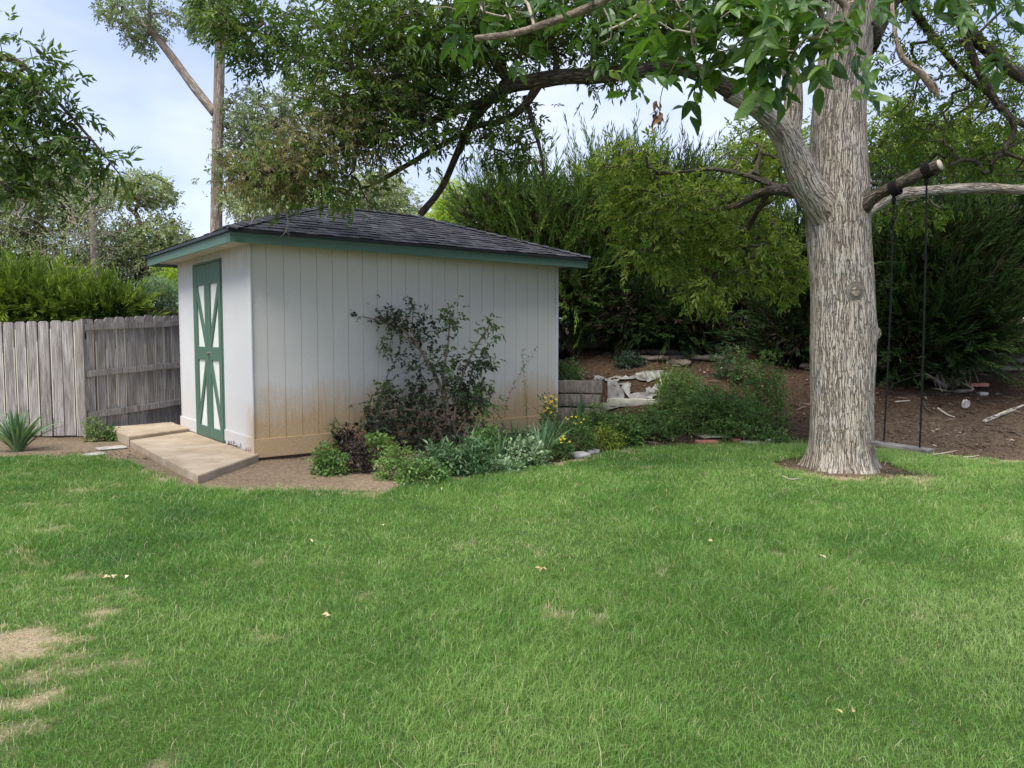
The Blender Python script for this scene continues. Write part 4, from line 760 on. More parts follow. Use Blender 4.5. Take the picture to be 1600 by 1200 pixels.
# ash at left whose boughs come into the frame
b0 = np.array([-7.8, 6.6, 0.]); ash2 = empty('ash_tree', tuple(b0)); tag(ash2, 'dark-leaved ash boughs reaching in from the left edge against the sky', 'tree')
A = Acc(); P, R = spline([b0, b0 + [.1, 0, 1.5], b0 + [.2, .1, 3], b0 + [.1, .1, 5], b0 + [0, 0, 6.5]], [.22, .18, .16, .12, .08], 10); tube(A, P, R, 28, lump=.06); put(A, 'trunk', bark, ash2); sk = list(P[15:])
A = Acc()
for pts in ([(-420, 180, 6.6, 14), (-200, 120, 6.6, 10), (0, 90, 6.6, 5), (70, 140, 6.6, 3), (140, 215, 6.6, 2), (185, 270, 6.6, 1)], [(-420, 200, 6.7, 12), (-150, 160, 6.8, 8), (0, 175, 6.8, 4), (60, 230, 6.8, 3), (80, 300, 6.8, 1)], [(-200, 130, 6.6, 8), (-60, 240, 6.6, 4), (20, 300, 6.6, 2)]): sk += list(limb(pts, A=A, sides=10))
put(A, 'limb', bark_dk, ash2)
crown(ash2, sk, [(40, 110, 6.6, 60, 40, .35, 34), (70, 170, 6.6, 50, 40, .35, 36), (115, 235, 6.6, 46, 28, .3, 26), (160, 262, 6.6, 28, 18, .2, 12), (25, 190, 6.6, 30, 45, .3, 26), (20, 255, 6.7, 30, 30, .3, 26), (70, 290, 6.7, 25, 16, .2, 12), (25, 300, 6.7, 16, 14, .2, 8), (-250, 60, 6.8, 200, 200, 1.2, 200)], ash_leaf, per=3, ll=.085, lw=.028, tint=(.42, .18), sd=31)

# ------------------------------------------------------------------ plants
dk_leaf = leaf_mat('ninebark_leaf', [(.026, .022, .019), (.038, .050, .027), (.06, .095, .036), (.12, .20, .045)], .4, .12, .4)
mid_leaf = leaf_mat('bed_leaf', [(.045, .10, .026), (.08, .165, .042), (.135, .24, .06), (.23, .34, .10)], .5, .25)
blue_leaf = leaf_mat('blue_green_leaf', [(.045, .10, .045), (.08, .155, .07), (.12, .21, .10), (.18, .28, .15)], .5, .2)
purple_leaf = leaf_mat('purple_leaf', [(.018, .010, .014), (.032, .018, .024), (.05, .028, .035), (.06, .06, .04)], .4, .1)
yel_leaf = leaf_mat('yellow_green_leaf', [(.10, .16, .02), (.17, .24, .03), (.26, .33, .05), (.4, .42, .08)], .5, .25)
pale_leaf = leaf_mat('variegated_leaf', [(.08, .16, .06), (.16, .26, .12), (.32, .42, .25), (.55, .62, .46)], .5, .2)
iris_leaf = leaf_mat('iris_leaf', [(.06, .14, .05), (.11, .21, .09), (.17, .28, .14), (.3, .38, .2)], .4, .2, .45)
yflower = simple('yellow_petal', (.75, .5, .02), (.85, .66, .06), 20, .6, 0); wflower = simple('white_petal', (.7, .7, .65), (.8, .8, .75), 20, .6, 0)
def gpt(px, py):     # point on the terrain under a pixel
    lo, hi = 3.0, 30.0
    for _ in range(40):
        m = (lo + hi) / 2; p = at(px, py, m)
        if p[2] > H(p[0], p[1]): lo = m
        else: hi = m
    return at(px, py, lo)
def plant(label, px, py, w, h, n, mat, leaf=.05, lw=.03, sd=1, name='leafy_plant', cat='plant', group='plants in the shed border', up=.5, flowers=None, nf=12, flat=.5, tint=(.5, .2), per=2, npair=1, r=.0022):
    n = int(n * 1.5); h = h * 1.1; b = gpt(px, py); rs = RS(sd * 13 + 1); root = empty(name, tuple(b)); tag(root, label, cat, group); d = rdir(rs, n); d[:, 2] = np.abs(d[:, 2]); rad = rs.uniform(.25, 1, n) ** .5
    T = b + d * rad[:, None] * [w / 2, w / 2 * flat * 1.4, h] + rs.normal(size=(n, 3)) * .02; T[:, 2] = np.maximum(T[:, 2], b[2] + .03)
    Aw, Al = Acc(), Acc(); sk = [b + [rs.normal(0, w * .12), rs.normal(0, w * .1), .0] for _ in range(6)]; sk = np.array(sk); sk[:, 2] = H(sk[:, 0], sk[:, 1])
    D = grow(rs, sk, T, .1, .15, -.2, r_tip=r, rmax=.008, A=Aw, sides=4)
    P = np.repeat(T, per, 0) + rs.normal(size=(n * per, 3)) * leaf * .5; DD = norm(np.repeat(D, per, 0) * .5 + rs.normal(size=(n * per, 3)) * .7 + [0, -.25, up * .4])
    sprays(Al, rs, P, DD, npair, leaf, lw, leaf * 1.1, tint, droop=.1); put(Aw, 'stems', stem_m, root); put(Al, 'foliage', mat, root, smooth=False)
    if flowers:
        A = Acc(); k = rs.choice(n, nf, replace=False)
        hv = T[np.argsort(-T[:, 2])[:max(nf * 2, 6)]]; hv = hv[rs.choice(len(hv), nf, replace=len(hv) < nf)] + [0, -.03, .035]
        for c_ in hv:
            th = np.linspace(0, 2 * math.pi, 8, endpoint=False); nn = norm(np.array([rs.normal(0, .3), -.6, .8])); u_ = norm(np.cross(nn, [1, 0, .1])); w_ = np.cross(nn, u_); dirs_ = u_[None] * np.cos(th)[:, None] + w_[None] * np.sin(th)[:, None]
            leaves(A, np.repeat(c_[None], 8, 0), dirs_, np.repeat(nn[None], 8, 0), flowers[1], flowers[1] * .55, .5)
            leaves(A, np.repeat(c_[None], 5, 0) + nn * .004, dirs_[::2][:4].repeat(2, 0)[:5], np.repeat(nn[None], 5, 0), flowers[1] * .4, flowers[1] * .4, .5)
        put(A, 'flowers', flowers[0], root)
    return root
stem_m = simple('green_stem', (.06, .09, .03), (.14, .15, .06), 30, .7, .2)
def iris(label, px, py, h, n, sd=1, spread=.6, w=.028, mat=None, group='iris clumps', bend=.5):
    b = gpt(px, py); rs = RS(sd + 900); A = Acc(); K = 7
    for i in range(n):
        a = rs.uniform(0, 2 * math.pi); ln = abs(rs.normal(0, spread)) ; L = h * rs.uniform(.6, 1.15); d = np.array([math.cos(a), math.sin(a), 0]); f = np.linspace(0, 1, K)[:, None]
        c = b + d * (.05 * rs.uniform(0, 1)) + d * (L * ln * (f * .55 + f ** 2 * .5 * bend * 2)) + np.array([0, 0, 1]) * L * (f - bend * ln * .55 * f ** 2.5)
        s = norm(np.array([-d[1], d[0], 0]) + rs.normal(size=3) * .3); ww = w * np.array([.7, .9, 1, .95, .8, .5, .03])[:, None] / 2
        v = np.stack([c - s * ww, c + np.cross(s, [0, 0, 1]) * .004, c + s * ww], 1).reshape(-1, 3); q = [[r_ * 3 + j, r_ * 3 + 3 + j, r_ * 3 + 4 + j, r_ * 3 + 1 + j] for r_ in range(K - 1) for j in (0, 1)]
        A.add(v, q=q, tint=np.clip(rs.normal(.45, .2), 0, 1))
    root = empty('iris_plant', tuple(b)); o_ = A.obj('iris_plant', mat or iris_leaf); bpy.data.objects.remove(root); tag(o_, label, 'iris', group); return o_
# ninebark shrub against the wall
b = gpt(700, 703); nin = empty('ninebark_shrub', tuple(b)); tag(nin, 'dark purple-leaved shrub standing before the long shed wall', 'shrub')
Yn = b[1]; rs = RS(50); A = Acc(); sk = []
for pts in ([(705, 705, Yn, 4), (700, 650, Yn, 3.5), (690, 610, Yn, 3), (665, 560, Yn, 2.5), (640, 525, Yn, 1.8), (610, 500, Yn, 1.2)], [(706, 705, Yn, 3), (700, 640, Yn, 2.5), (692, 590, Yn, 2), (700, 540, Yn, 1.5), (703, 490, Yn, 1)], [(708, 703, Yn, 3), (712, 640, Yn, 2.5), (725, 580, Yn, 2), (745, 540, Yn, 1.5), (766, 506, Yn, 1)], [(700, 703, Yn, 3), (670, 650, Yn - .1, 2), (620, 640, Yn - .2, 1.5), (575, 655, Yn - .3, 1)], [(703, 700, Yn, 3), (730, 650, Yn, 2), (755, 600, Yn, 1)], [(665, 560, Yn, 1.6), (645, 520, Yn + .1, 1), (648, 470, Yn + .1, .6)], [(650, 540, Yn, 1.5), (600, 505, Yn, 1), (555, 492, Yn, .7), (528, 488, Yn, .5)]): sk += list(limb(pts, A=A, sides=8, seg=6))
put(A, 'stems', simple('ninebark_bark', (.16, .11, .08), (.34, .26, .2), 30), nin)
def bl(*a): return (a[0], a[1], Yn + (a[6] if len(a) > 6 else 0), a[2], a[3], a[4], a[5])
crown(nin, sk, [bl(655, 515, 42, 28, .2, 55), bl(612, 495, 26, 14, .12, 34), bl(650, 570, 40, 40, .25, 42), bl(620, 640, 60, 34, .25, 85, -.2), bl(680, 640, 65, 55, .3, 150), bl(735, 600, 28, 50, .2, 70), bl(590, 665, 32, 16, .15, 70, -.3), bl(545, 487, 14, 8, .05, 9), bl(648, 477, 8, 10, .05, 7), bl(690, 685, 75, 24, .3, 120, -.1)], dk_leaf, per=2, ll=.054, lw=.038, rach=.045, npair=1, tint=(.38, .16), sd=51, step=.08, r_tip=.0016, rmax=.006, name='foliage')
crown(nin, sk, [bl(703, 500, 12, 22, .06, 26), bl(700, 570, 20, 40, .1, 40), bl(765, 515, 9, 14, .05, 16), bl(748, 555, 18, 22, .1, 30), bl(600, 535, 14, 12, .08, 10), bl(730, 620, 26, 30, .15, 40), bl(605, 610, 18, 12, .1, 16, -.2), bl(755, 630, 20, 30, .15, 30)], dk_leaf, per=2, ll=.055, lw=.036, rach=.05, npair=1, tint=(.85, .12), sd=52, step=.08, r_tip=.0016, rmax=.005, name='green_foliage', wname='young_twigs')
PL = plant
PL('low green plant with toothed leaves at the left end of the border', 515, 740, .42, .28, 90, mid_leaf, .045, .028, 1)
PL('small upright sprig beside the left end of the muddy base board', 522, 712, .14, .42, 30, mid_leaf, .035, .018, 2)
PL('dark purple plant in front of the stained wall base', 562, 738, .30, .30, 80, purple_leaf, .045, .02, 3, 'purple_plant')
PL('small purple-tipped plant behind the low green one', 540, 712, .26, .40, 40, purple_leaf, .05, .03, 4, 'purple_plant')
PL('bright green broad-leaved plant right of the purple plant', 588, 722, .28, .30, 40, mid_leaf, .06, .04, 5, tint=(.85, .1))
PL('yellowish bushy plant at the lawn edge below the dark shrub', 622, 748, .48, .32, 170, mid_leaf, .032, .018, 6, tint=(.8, .15))
PL('low dark green mat of leaves spilling onto the lawn edge', 660, 753, .55, .20, 150, mid_leaf, .035, .022, 7)
PL('bluish leafy perennial under the middle of the dark shrub', 690, 744, .50, .28, 100, blue_leaf, .07, .026, 8)
PL('grey-green spiky perennial right of the dark shrub base', 738, 742, .46, .32, 100, blue_leaf, .08, .022, 9)
PL('brownish fading plant behind the border, against the wall', 765, 712, .60, .36, 150, dk_leaf, .04, .02, 10, tint=(.6, .2))
PL('tall green perennial between shrub and iris leaves', 760, 726, .40, .40, 90, mid_leaf, .07, .025, 11)
PL('pale variegated ground cover beside the tall iris fan', 822, 728, .45, .26, 130, pale_leaf, .05, .036, 12, 'variegated_plant')
PL('pale variegated creeping patch at the very lawn edge', 785, 738, .42, .10, 90, pale_leaf, .045, .034, 13, 'variegated_plant')
PL('variegated clump higher up behind the iris', 830, 700, .38, .24, 70, pale_leaf, .045, .034, 14, 'variegated_plant')
PL('yellow daisy plant standing tall at the shed corner', 858, 690, .30, .60, 60, mid_leaf, .05, .025, 15, 'daisy_plant', 'flower', flowers=(yflower, .026), nf=12)
PL('low yellow-flowered plant behind the grey edging stone', 872, 716, .40, .22, 90, mid_leaf, .035, .02, 16, 'daisy_plant', 'flower', flowers=(yflower, .018), nf=9)
PL('airy bush dotted with tiny yellow flowers', 900, 708, .55, .42, 200, mid_leaf, .04, .014, 17, 'daisy_plant', 'flower', flowers=(yflower, .014), nf=14, tint=(.45, .2))
PL('golden-leaved low shrub right of the edging stone', 945, 703, .50, .28, 150, yel_leaf, .035, .02, 18)
PL('dark green leafy bush at the bend of the border', 975, 697, .55, .38, 180, mid_leaf, .045, .028, 19)
PL('medium green plant under the retaining wall', 930, 680, .60, .40, 150, mid_leaf, .045, .022, 20)
PL('dense green ground cover in front of the torn fabric', 1020, 680, .9, .34, 300, mid_leaf, .04, .026, 21, flat=.7)
PL('bright weeds sprouting beside the torn white fabric', 1060, 640, .8, .55, 260, mid_leaf, .06, .012, 22, 'weed_plant', 'weed', tint=(.8, .15), npair=2)
PL('thick weed clump in the middle of the bank bed', 1100, 672, .95, .60, 420, mid_leaf, .05, .024, 23, 'weed_plant', 'weed', flat=.8, tint=(.6, .2))
PL('rounded green weed clump right of the middle', 1150, 682, .8, .62, 330, mid_leaf, .045, .026, 24, 'weed_plant', 'weed', flat=.8)
PL('tall wispy weed column nearest the ash trunk', 1195, 672, .62, 1.05, 240, mid_leaf, .055, .02, 25, 'weed_plant', 'weed', tint=(.7, .2))
PL('small creeping weed patch left of the ash trunk', 1205, 690, .6, .12, 80, mid_leaf, .04, .03, 26, 'weed_plant', 'weed')
PL('dark blue-green sprawling plant below the split timbers', 985, 572, .55, .18, 120, leaf_mat('dark_blue_leaf', [(.02, .045, .03), (.035, .07, .045), (.05, .09, .06), (.07, .12, .08)]), .06, .03, 27)
PL('dark trailing plant on the timber step', 1015, 545, .55, .35, 130, leaf_mat('dark_blue_leaf_two', [(.015, .035, .025), (.028, .055, .038), (.04, .075, .05), (.06, .1, .07)]), .06, .03, 28)
PL('pale-leaved weed touching the far corner of the shed', 884, 597, .5, .3, 80, mid_leaf, .06, .03, 29, 'weed_plant', 'weed')
PL('grey-green weed on the slope behind the bed', 1130, 590, .4, .5, 70, blue_leaf, .05, .02, 30, 'weed_plant', 'weed', tint=(.2, .2))
PL('second grey-green weed, right beside the slope timbers', 1160, 600, .4, .55, 80, mid_leaf, .05, .02, 31, 'weed_plant', 'weed', tint=(.3, .2))
PL('thin green weed at the foot of the fence post', 145, 690, .25, .30, 50, mid_leaf, .035, .018, 32, 'weed_plant', 'weed', tint=(.8, .1), group='weeds under the fence')
PL('small broad weed between fence foot and concrete slab', 168, 688, .30, .16, 30, mid_leaf, .05, .03, 33, 'weed_plant', 'weed', group='weeds under the fence')
iris('tall narrow iris fan standing at the lawn edge of the border', 845, 724, .50, 26, 1, .35)
iris('low iris clump left of the pale variegated cover', 778, 730, .40, 18, 2, .6)
iris('upright iris clump against the wall below the thin weed', 800, 705, .42, 26, 3, .4)
iris('big arching iris under the retaining wall', 905, 668, .55, 34, 4, .75, .036)
iris('mid-border iris leaves behind the yellow flowers', 862, 700, .42, 24, 5, .5)
iris('bluish iris clump in front of the picket fence', 28, 706, .52, 110, 6, .5, .042)
iris('grassy tuft of narrow leaves beside the torn fabric', 1040, 622, .6, 50, 7, .5, .012, yel_leaf)
# thin weeds against the wall
for (lab, pts, sd) in (('thin bare weed stalk leaning up against the wall', [(785, 665), (795, 620), (812, 585), (838, 545)], 1), ('thin upright feathery weed stalk against the wall', [(824, 665), (821, 620), (818, 580), (817, 550)], 2)):
    Yw = gpt(800, 690)[1] + .45; A = Acc(); P, R = spline([at(a, b_, Yw) for a, b_ in pts], [.004, .003, .002, .001], 8); b0 = np.array([P[0][0], P[0][1], 0]); P = np.vstack([b0, P]); R = np.r_[.004, R]; tube(A, P, R, 5); root = empty('weed_stalk', tuple(b0)); tag(root, lab, 'weed', 'weed stalks against the shed'); put(A, 'stem', dead_twig if sd == 1 else stem_m, root)
    rs = RS(sd + 60); A = Acc(); k = 60; i_ = rs.randint(4, len(P), k); leaves(A, P[i_] + rs.normal(size=(k, 3)) * .01, norm(rs.normal(size=(k, 3)) + [0, 0, .6]), rdir(rs, k), .05, .008 if sd == 2 else .014, rs.uniform(0, .6, k)); put(A, 'foliage', blue_leaf if sd == 2 else seed_mat, root)

# ------------------------------------------------------------------ hard bits
timber = simple('old_timber', (.06, .045, .035), (.20, .165, .14), 7, .95, .9, .012, (1, 1, 1)); wallblk = simple('retaining_wood', (.10, .082, .07), (.27, .235, .205), 9, .9, .9, .014, (3, 3, 1))
brickm = simple('red_brick', (.36, .13, .09), (.52, .24, .17), 14, .9, .5, .004); stone = simple('grey_stone', (.30, .28, .25), (.50, .48, .43), 9, .9, .6, .006)
def orient(c, a, tilt=0, pitch_=0):
    ca, sa = math.cos(a), math.sin(a); ct, st_ = math.cos(tilt), math.sin(tilt); cp, sp_ = math.cos(pitch_), math.sin(pitch_)
    Rz = np.array([[ca, -sa, 0], [sa, ca, 0], [0, 0, 1]]); Rx = np.array([[1, 0, 0], [0, ct, -st_], [0, st_, ct]]); Ry = np.array([[cp, 0, sp_], [0, 1, 0], [-sp_, 0, cp]]); R_ = Rz @ Ry @ Rx
    return lambda v: v @ R_.T + c
def rough_block(A, lo, hi, Mf, seed=1, amp=.01, sub=(8, 3, 3)):
    lo, hi = np.array(lo, float), np.array(hi, float)
    for ax in range(3):
        u_, w_ = [(1, 2), (2, 0), (0, 1)][ax]; nu, nw = sub[u_], sub[w_]; U, Wv = np.meshgrid(np.linspace(0, 1, nu + 1), np.linspace(0, 1, nw + 1))
        for side in (0, 1):
            v = np.zeros(U.shape + (3,)); v[..., ax] = side; v[..., u_] = U; v[..., w_] = Wv; v = lo + v * (hi - lo); c = (lo + hi) / 2; s_ = (hi - lo) / 2
            q = (v - c) / s_; edge = np.sort(np.abs(q), -1)[..., 1] ** 6; v = v - norm(q) * (edge * amp * 1.2)[..., None] + (fbm(v * 14 + seed, seed, 3)[..., None] - .5) * amp * norm(q) * 2
            k = U.shape[1]; i = np.arange(nw)[:, None] * k + np.arange(nu)[None]; f = np.stack([i, i + 1, i + k + 1, i + k], -1).reshape(-1, 4); f = f if side else f[:, ::-1]
            A.add(Mf(v.reshape(-1, 3)), q=f)
def block(name, label, cat, px, py, dims, a=0, mat=stone, seed=1, amp=.008, tilt=0, pitch_=0, lift=0.0, group=None, sub=(8, 4, 3)):
    c = gpt(px, py); A = Acc(); hx, hy, hz = dims; rough_block(A, (-hx, -hy, -hz * .25), (hx, hy, hz * .75 * 2), orient(np.zeros(3), a, tilt, pitch_), seed, amp, sub); o_ = A.obj(name, mat, smooth=True); o_.location = c + [0, 0, lift]; return tag(o_, label, cat, group)
block('paving_stone', 'square grey-green paving stone lying at the border edge', 'paver', 1112, 682, (.20, .17, .022), .15, simple('paver', (.28, .27, .2), (.42, .42, .32), 8), 2)
block('red_brick', 'red brick lying flat left of the paving stones', 'brick', 1104, 692, (.14, .065, .025), .1, brickm, 3, .005, group='loose bricks')
block('red_brick', 'half red brick tucked between two grey stones', 'brick', 1148, 689, (.06, .06, .025), .3, brickm, 4, .005, group='loose bricks')
for i, (px, py, s_, lab) in enumerate([(1175, 692, .16, 'long flat pale edging stone right of the half brick'), (1202, 693, .07, 'small rounded edging stone near the trunk, left one'), (1216, 691, .05, 'tiny rounded edging stone nearest the trunk'), (905, 714, .11, 'rough grey rock at the lawn edge under yellow flowers'), (925, 709, .08, 'smaller grey rock beside the rough one in the border'), (175, 701, .17, 'flat pale stone in the dirt beside the concrete slab'), (148, 711, .12, 'low buried stone at the lawn edge below the fence')]):
    block('edging_stone', lab, 'stone', px, py, (s_, s_ * .6 + .02, .018 if i in (0, 5, 6) else .04), i * .7 * .2, stone, 10 + i, .012, group='border stones')
# stacked bricks at right
block('red_brick', 'long red brick on top of the little stack on the mulch', 'brick', 1527, 608, (.15, .07, .032), .05, brickm, 21, .004, lift=.05, group='loose bricks')
block('red_brick', 'grey brick underneath the red one on the mulch', 'brick', 1534, 617, (.07, .06, .03), .05, stone, 22, .004, group='loose bricks')
# timbers
for i, (px, py, L_, a, til, lab) in enumerate([(1030, 553, .75, -.12, .1, 'long split railway timber below the drooping juniper'), (955, 543, .7, -.03, 0, 'weathered timber edging behind the shed corner'), (1085, 562, .55, -.3, .1, 'broken timber end sloping down to the right'), (1075, 540, .45, .05, 0, 'short grey timber higher on the bank'), (1240, 530, .6, 0, 0, 'dark timber half buried left of the ash trunk'), (1555, 580, .62, .0, .05, 'old grey timber lying on the mulch far right'), (1235, 553, .4, .1, .1, 'flat splintered board by the trunk'), (1010, 563, .4, -.2, 0, 'pale splintered plank under the long timber'), (1052, 546, .3, .5, .3, 'short tilted chunk of timber leaning on the long split one'), (1060, 570, .22, -.6, .2, 'broken timber scrap just uphill of the bright weeds'), (1275, 575, .3, .3, .1, 'short grey timber scrap tucked left behind the trunk'), (1590, 566, .3, -.2, .2, 'timber stub cut off by the right edge of the view')]):
    block('timber', lab, 'timber', px, py, (L_, .09, .055), a, timber, 30 + i, .03, tilt=til, group='old timbers on the bank', sub=(22, 4, 4))
# retaining wall of two courses at the shed corner
rw = empty('retaining_wall', (.75, 11.75, 0)); tag(rw, 'low grey wooden retaining wall at the right corner of the shed', 'retaining wall')
A = Acc(); zz = .28
for k, (x0, x1) in enumerate(((-.12, .62), (-.12, .30))):
    pass
ra, rb = at(845, 618, 11.75), at(938, 624, 11.6); dv = norm((rb - ra) * [1, 1, 0]); Lr = np.linalg.norm((rb - ra)[:2]); aa = math.atan2(dv[1], dv[0])
for k, (z0, z1) in enumerate(((.08, .34), (.36, .55), (.57, .76))):
    A = Acc(); rough_block(A, (0, -.06, z0), (Lr + .02 * k, .06, z1 - .03 * (k == 2) * 0), orient(np.array([ra[0], ra[1] + .02 * k, 0]), aa), 50 + k, .008, (26, 3, 4)); o_ = A.obj('course', wallblk, rw, True); o_.location = -np.array(rw.location)
# torn fabric over the raised bed with its pale timber edge
A = Acc(); U, V = np.meshgrid(np.linspace(0, 1, 90), np.linspace(0, 1, 60)); pxs = 932 + 128 * U + (n2(U, V, 6, 3) - .5) * 14 + 10 * V; pys = 628 - 42 * V + (n2(U, V, 5, 4) - .5) * 8
Pq = np.zeros(U.shape + (3,)); 
c00, c10, c01, c11 = gpt(938, 630), gpt(1062, 632), gpt(925, 590), gpt(1052, 584)
XY = (c00[:2] * ((1 - U) * (1 - V))[..., None] + c10[:2] * (U * (1 - V))[..., None] + c01[:2] * ((1 - U) * V)[..., None] + c11[:2] * (U * V)[..., None]) + (np.stack([n2(U, V, 6, 3), n2(U, V, 6, 9)], -1) - .5) * .12
Zf = H(XY[..., 0], XY[..., 1]) + .02 + .045 * (np.abs(n2(U, V, 7, 13, 4) - .5) * 2) ** 1.2 + .03 * n2(U, V, 25, 17, 3)
hole = ((np.abs(U - .52 - .1 * (n2(U, V, 4, 8) - .5)) < .10) & (np.abs(V - .52) < .18)) | (n2(U, V, 4, 44, 4) > .66) | (n2(U, V, 9, 45, 3) * .6 + .6 * np.maximum(np.abs(U - .5), np.abs(V - .5)) * 2 * .55 > .62)
sheet(A, XY[..., 0], XY[..., 1], Zf, ~hole[:-1, :-1]); fb_ = A.obj('torn_fabric', simple('grey_fabric', (.09, .08, .065), (.38, .37, .35), 5, .8, .5), smooth=True)
sol = fb_.modifiers.new('solid', 'SOLIDIFY'); sol.thickness = .004; tag(fb_, 'crumpled torn pale landscape fabric lying on the bank', 'fabric')
A = Acc(); p0, p1 = gpt(948, 632), gpt(1056, 628); a_ = math.atan2(*(p1 - p0)[[1, 0]]); Lb = np.linalg.norm((p1 - p0)[:2]); rough_block(A, (0, -.03, .0), (Lb, .03, .13), orient(p0 - [0, 0, .03], a_), 60, .01, (22, 3, 3)); tag(A.obj('bed_board', simple('pale_board', (.34, .32, .26), (.52, .5, .42), 10), smooth=True), 'pale board edging in front of the torn fabric', 'board')
A = Acc(); p0, p1 = gpt(930, 642), gpt(948, 626); a_ = math.atan2(*(p1 - p0)[[1, 0]]); rough_block(A, (0, -.04, .0), (.45, .04, .12), orient(p0, a_), 61, .01, (12, 3, 3)); tag(A.obj('bed_board', simple('pale_board_end', (.34, .31, .26), (.5, .46, .38), 10), smooth=True), 'short slanting board end beside the retaining wall', 'board')
# dark bag behind the shed corner
c = gpt(886, 556); A = Acc(); th, ph = np.meshgrid(np.linspace(0, 2 * math.pi, 40), np.linspace(0, math.pi, 24)); d = np.stack([np.cos(th) * np.sin(ph), np.sin(th) * np.sin(ph), np.cos(ph)], -1); r_ = 1 + .5 * (fbm(d * 2.5 + 3, 4, 4) - .5); V_ = d * r_[..., None] * [.30, .25, .24] + [0, 0, .15]
sheet(A, V_[..., 0], V_[..., 1], V_[..., 2]); o_ = A.obj('rubbish_bag', simple('black_plastic', (.008, .009, .012), (.02, .022, .028), 8, .35, .8, .02), smooth=True); o_.location = c; tag(o_, 'crumpled black bag in the shade behind the shed corner', 'bag')
# sticks, scrap and fallen branches
def stick(label, pts, r, mat=pale_twig, name='fallen_stick', sd=1, lift=.02):
    P = [gpt(a, b_) + [0, 0, lift] for a, b_ in pts]; A = Acc(); Q, R = spline(P, [r, r * .9, r * .5][:len(P)] if len(P) == 3 else [r, r * .6], 8); tube(A, Q, R, 9, lump=.25, seed=sd); c = Q[0].copy(); o_ = A.obj(name, mat, smooth=True); tag(o_, label, 'stick', 'sticks on the mulch'); return o_
bwood = bark_mat('white_rot', (.12, .09, .07), (.75, .70, .62), 30, .3, .8, .01, .05, .2)
stick('thick white rotten branch at the far right of the mulch', [(1538, 661), (1570, 647), (1604, 634)], .032, bwood, 'fallen_branch')
stick('curved brown stick behind the swing ropes', [(1465, 640), (1480, 650), (1492, 654)], .016, pale_twig, sd=2); stick('thin curved stick left of the curved brown one', [(1443, 632), (1449, 642), (1462, 648)], .012, twig_mat, sd=3)
stick('short straight twig between trunk and first rope', [(1398, 630), (1422, 628)], .012, pale_twig, sd=4); stick('pale twig on the grass edge right of the swing seat', [(1458, 713), (1478, 710), (1497, 706)], .009, pale_twig, sd=5)
stick('pale twig further right on the grass edge', [(1505, 717), (1520, 716), (1530, 714)], .008, pale_twig, sd=6); stick('crooked thin root on the dirt at left of the trunk base', [(1222, 747), (1236, 752), (1250, 750)], .008, pale_twig, sd=7)
stick('slanting twig crossing the split timbers', [(1060, 539), (1072, 550)], .012, pale_twig, sd=8, lift=.12); stick('brown stick half under the juniper right of the ropes', [(1480, 595), (1510, 580), (1528, 560)], .03, twig_mat, sd=9, lift=.06)
c = gpt(1508, 640); A = Acc(); r3 = RS(9)
for k in range(4): leaves(A, np.array([c + [.0, 0, .02]]), norm(np.array([[r3.normal(0, .6), -.2, .7]])), rdir(r3, 1), .14, .09, .5, rich=True)
tag(A.obj('paper_scrap', simple('pale_scrap', (.5, .46, .42), (.68, .64, .6), 20), smooth=True), 'pale torn scrap lying on the mulch below the bricks', 'scrap')
# dead twigs on the roof edge
for i, (lab, pts) in enumerate((('pale bare twig dangling over the front roof edge', [(445, 328), (450, 345), (446, 362), (438, 370)]), ('thin pale twig lying on the left roof slope', [(405, 318), (398, 335), (392, 352)]))):
    A = Acc(); P, R = spline([at(a, b_, 8.35 + (.25 if i else 0)) for a, b_ in pts], [.005, .004, .003, .001][:len(pts)], 6); tube(A, P, R, 6)
    if not i: P2, R2 = spline([at(446, 362, 8.35), at(452, 366, 8.35), at(450, 372, 8.35)], [.003, .002, .001], 4); tube(A, P2, R2, 5); P2, R2 = spline([at(447, 340, 8.35), at(458, 320, 8.35), at(470, 300, 8.0)], [.004, .005, .005], 4); tube(A, P2, R2, 5)
    tag(A.obj('dead_twig', pale_twig, smooth=True), lab, 'twig', 'dead twigs on the shed roof')
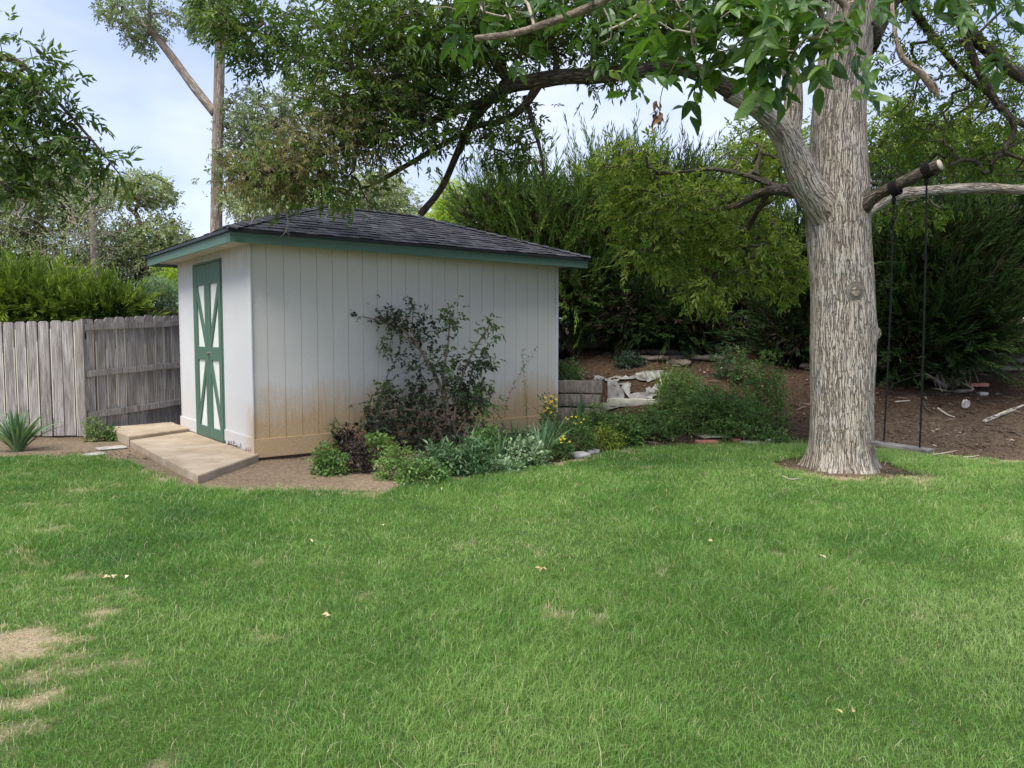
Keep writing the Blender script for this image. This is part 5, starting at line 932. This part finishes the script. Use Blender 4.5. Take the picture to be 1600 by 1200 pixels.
# fallen leaves on the lawn
tan = leaf_mat('dry_leaf', [(.42, .27, .12), (.55, .42, .22), (.65, .56, .36), (.7, .66, .5)], .7, .2)
for i, (px, py, n_, lab) in enumerate([(178, 912, 7, 'row of curled pale leaves on the lawn at left'), (848, 899, 3, 'pale dry leaf on the lawn near the middle'), (485, 852, 2, 'little pale leaf on the lawn left of the middle'), (510, 976, 2, 'straw-coloured leaf lying in front of the mid lawn'), (598, 830, 1, 'single dry leaf on the lawn below the border'), (690, 771, 2, 'pale leaf near the border edge'), (1280, 878, 2, 'faded leaf on the lawn in front of the trunk'), (1113, 856, 1, 'small yellow leaf on the lawn in front of the bed'), (1535, 798, 2, 'pale leaf on the grass far right'), (1330, 1130, 2, 'curled leaf in the near grass at lower right')]):
    c = g(px, py); r3 = RS(i + 70); A = Acc(); off = np.c_[r3.normal(0, .012 + .016 * (n_ > 4), n_) + (np.linspace(-.06, .06, n_) if n_ > 4 else 0), r3.normal(0, .01, n_) + (np.linspace(-.02, .03, n_) if n_ > 4 else 0), np.full(n_, .045)]
    leaves(A, off, norm(r3.normal(size=(n_, 3)) * [1, 1, .25]), norm(r3.normal(size=(n_, 3)) * .3 + [0, 0, 1]), .035, .02, r3.uniform(0, 1, n_), rich=True, fold=.3); o_ = A.obj('fallen_leaf', tan, smooth=True); o_.location = c; tag(o_, lab, 'leaf', 'fallen leaves on the lawn')
# mulch chips and litter
rs = RS(88); A = Acc(); N_ = 26000; x = rs.uniform(-5.5, 11, N_); y = rs.uniform(8.8, 15, N_); k = (~lawn_in(x, y)) & ~((x < .7) & (y > 9.5)) ; x, y = x[k], y[k]; x2 = rs.normal(TRX - .1, .5, 350); y2 = rs.normal(TRY - .3, .4, 350); x = np.r_[x, x2]; y = np.r_[y, y2]; n_ = len(x)
leaves(A, np.stack([x, y, H(x, y) + rs.uniform(.004, .02, n_)], -1), norm(rs.normal(size=(n_, 3)) * [1, 1, .2]), norm(rs.normal(size=(n_, 3)) * .35 + [0, 0, 1]), rs.uniform(.015, .055, n_), rs.uniform(.006, .02, n_), rs.beta(1.3, 2.6, n_))
N_ = 1500; x = rs.uniform(.8, 9, N_); y = rs.uniform(9.8, 14.5, N_); k = ~lawn_in(x, y); x, y = x[k], y[k]; n_ = len(x); leaves(A, np.stack([x, y, H(x, y) + .015], -1), norm(rs.normal(size=(n_, 3)) * [1, 1, .12]), norm(rs.normal(size=(n_, 3)) * .2 + [0, 0, 1]), rs.uniform(.10, .34, n_), .010, rs.beta(2, 2, n_))
N_ = 900; x = rs.uniform(.8, 9, N_); y = rs.uniform(9.8, 14.5, N_); k = ~lawn_in(x, y) & (n2(x, y, 1.1, 55, 3) > .47); x, y = x[k], y[k]; n_ = len(x); leaves(A, np.stack([x, y, H(x, y) + .02], -1), norm(rs.normal(size=(n_, 3)) * [1, 1, .3]), norm(rs.normal(size=(n_, 3)) * .5 + [0, 0, 1]), rs.uniform(.04, .09, n_), rs.uniform(.02, .05, n_), rs.beta(2.5, 1.6, n_))
tag(A.obj('mulch', leaf_mat('mulch_chips', [(.05, .028, .018), (.11, .066, .045), (.24, .17, .12), (.5, .42, .33)], .9, .0)), 'brown wood chips and litter scattered over the bank', 'mulch', kind='stuff')
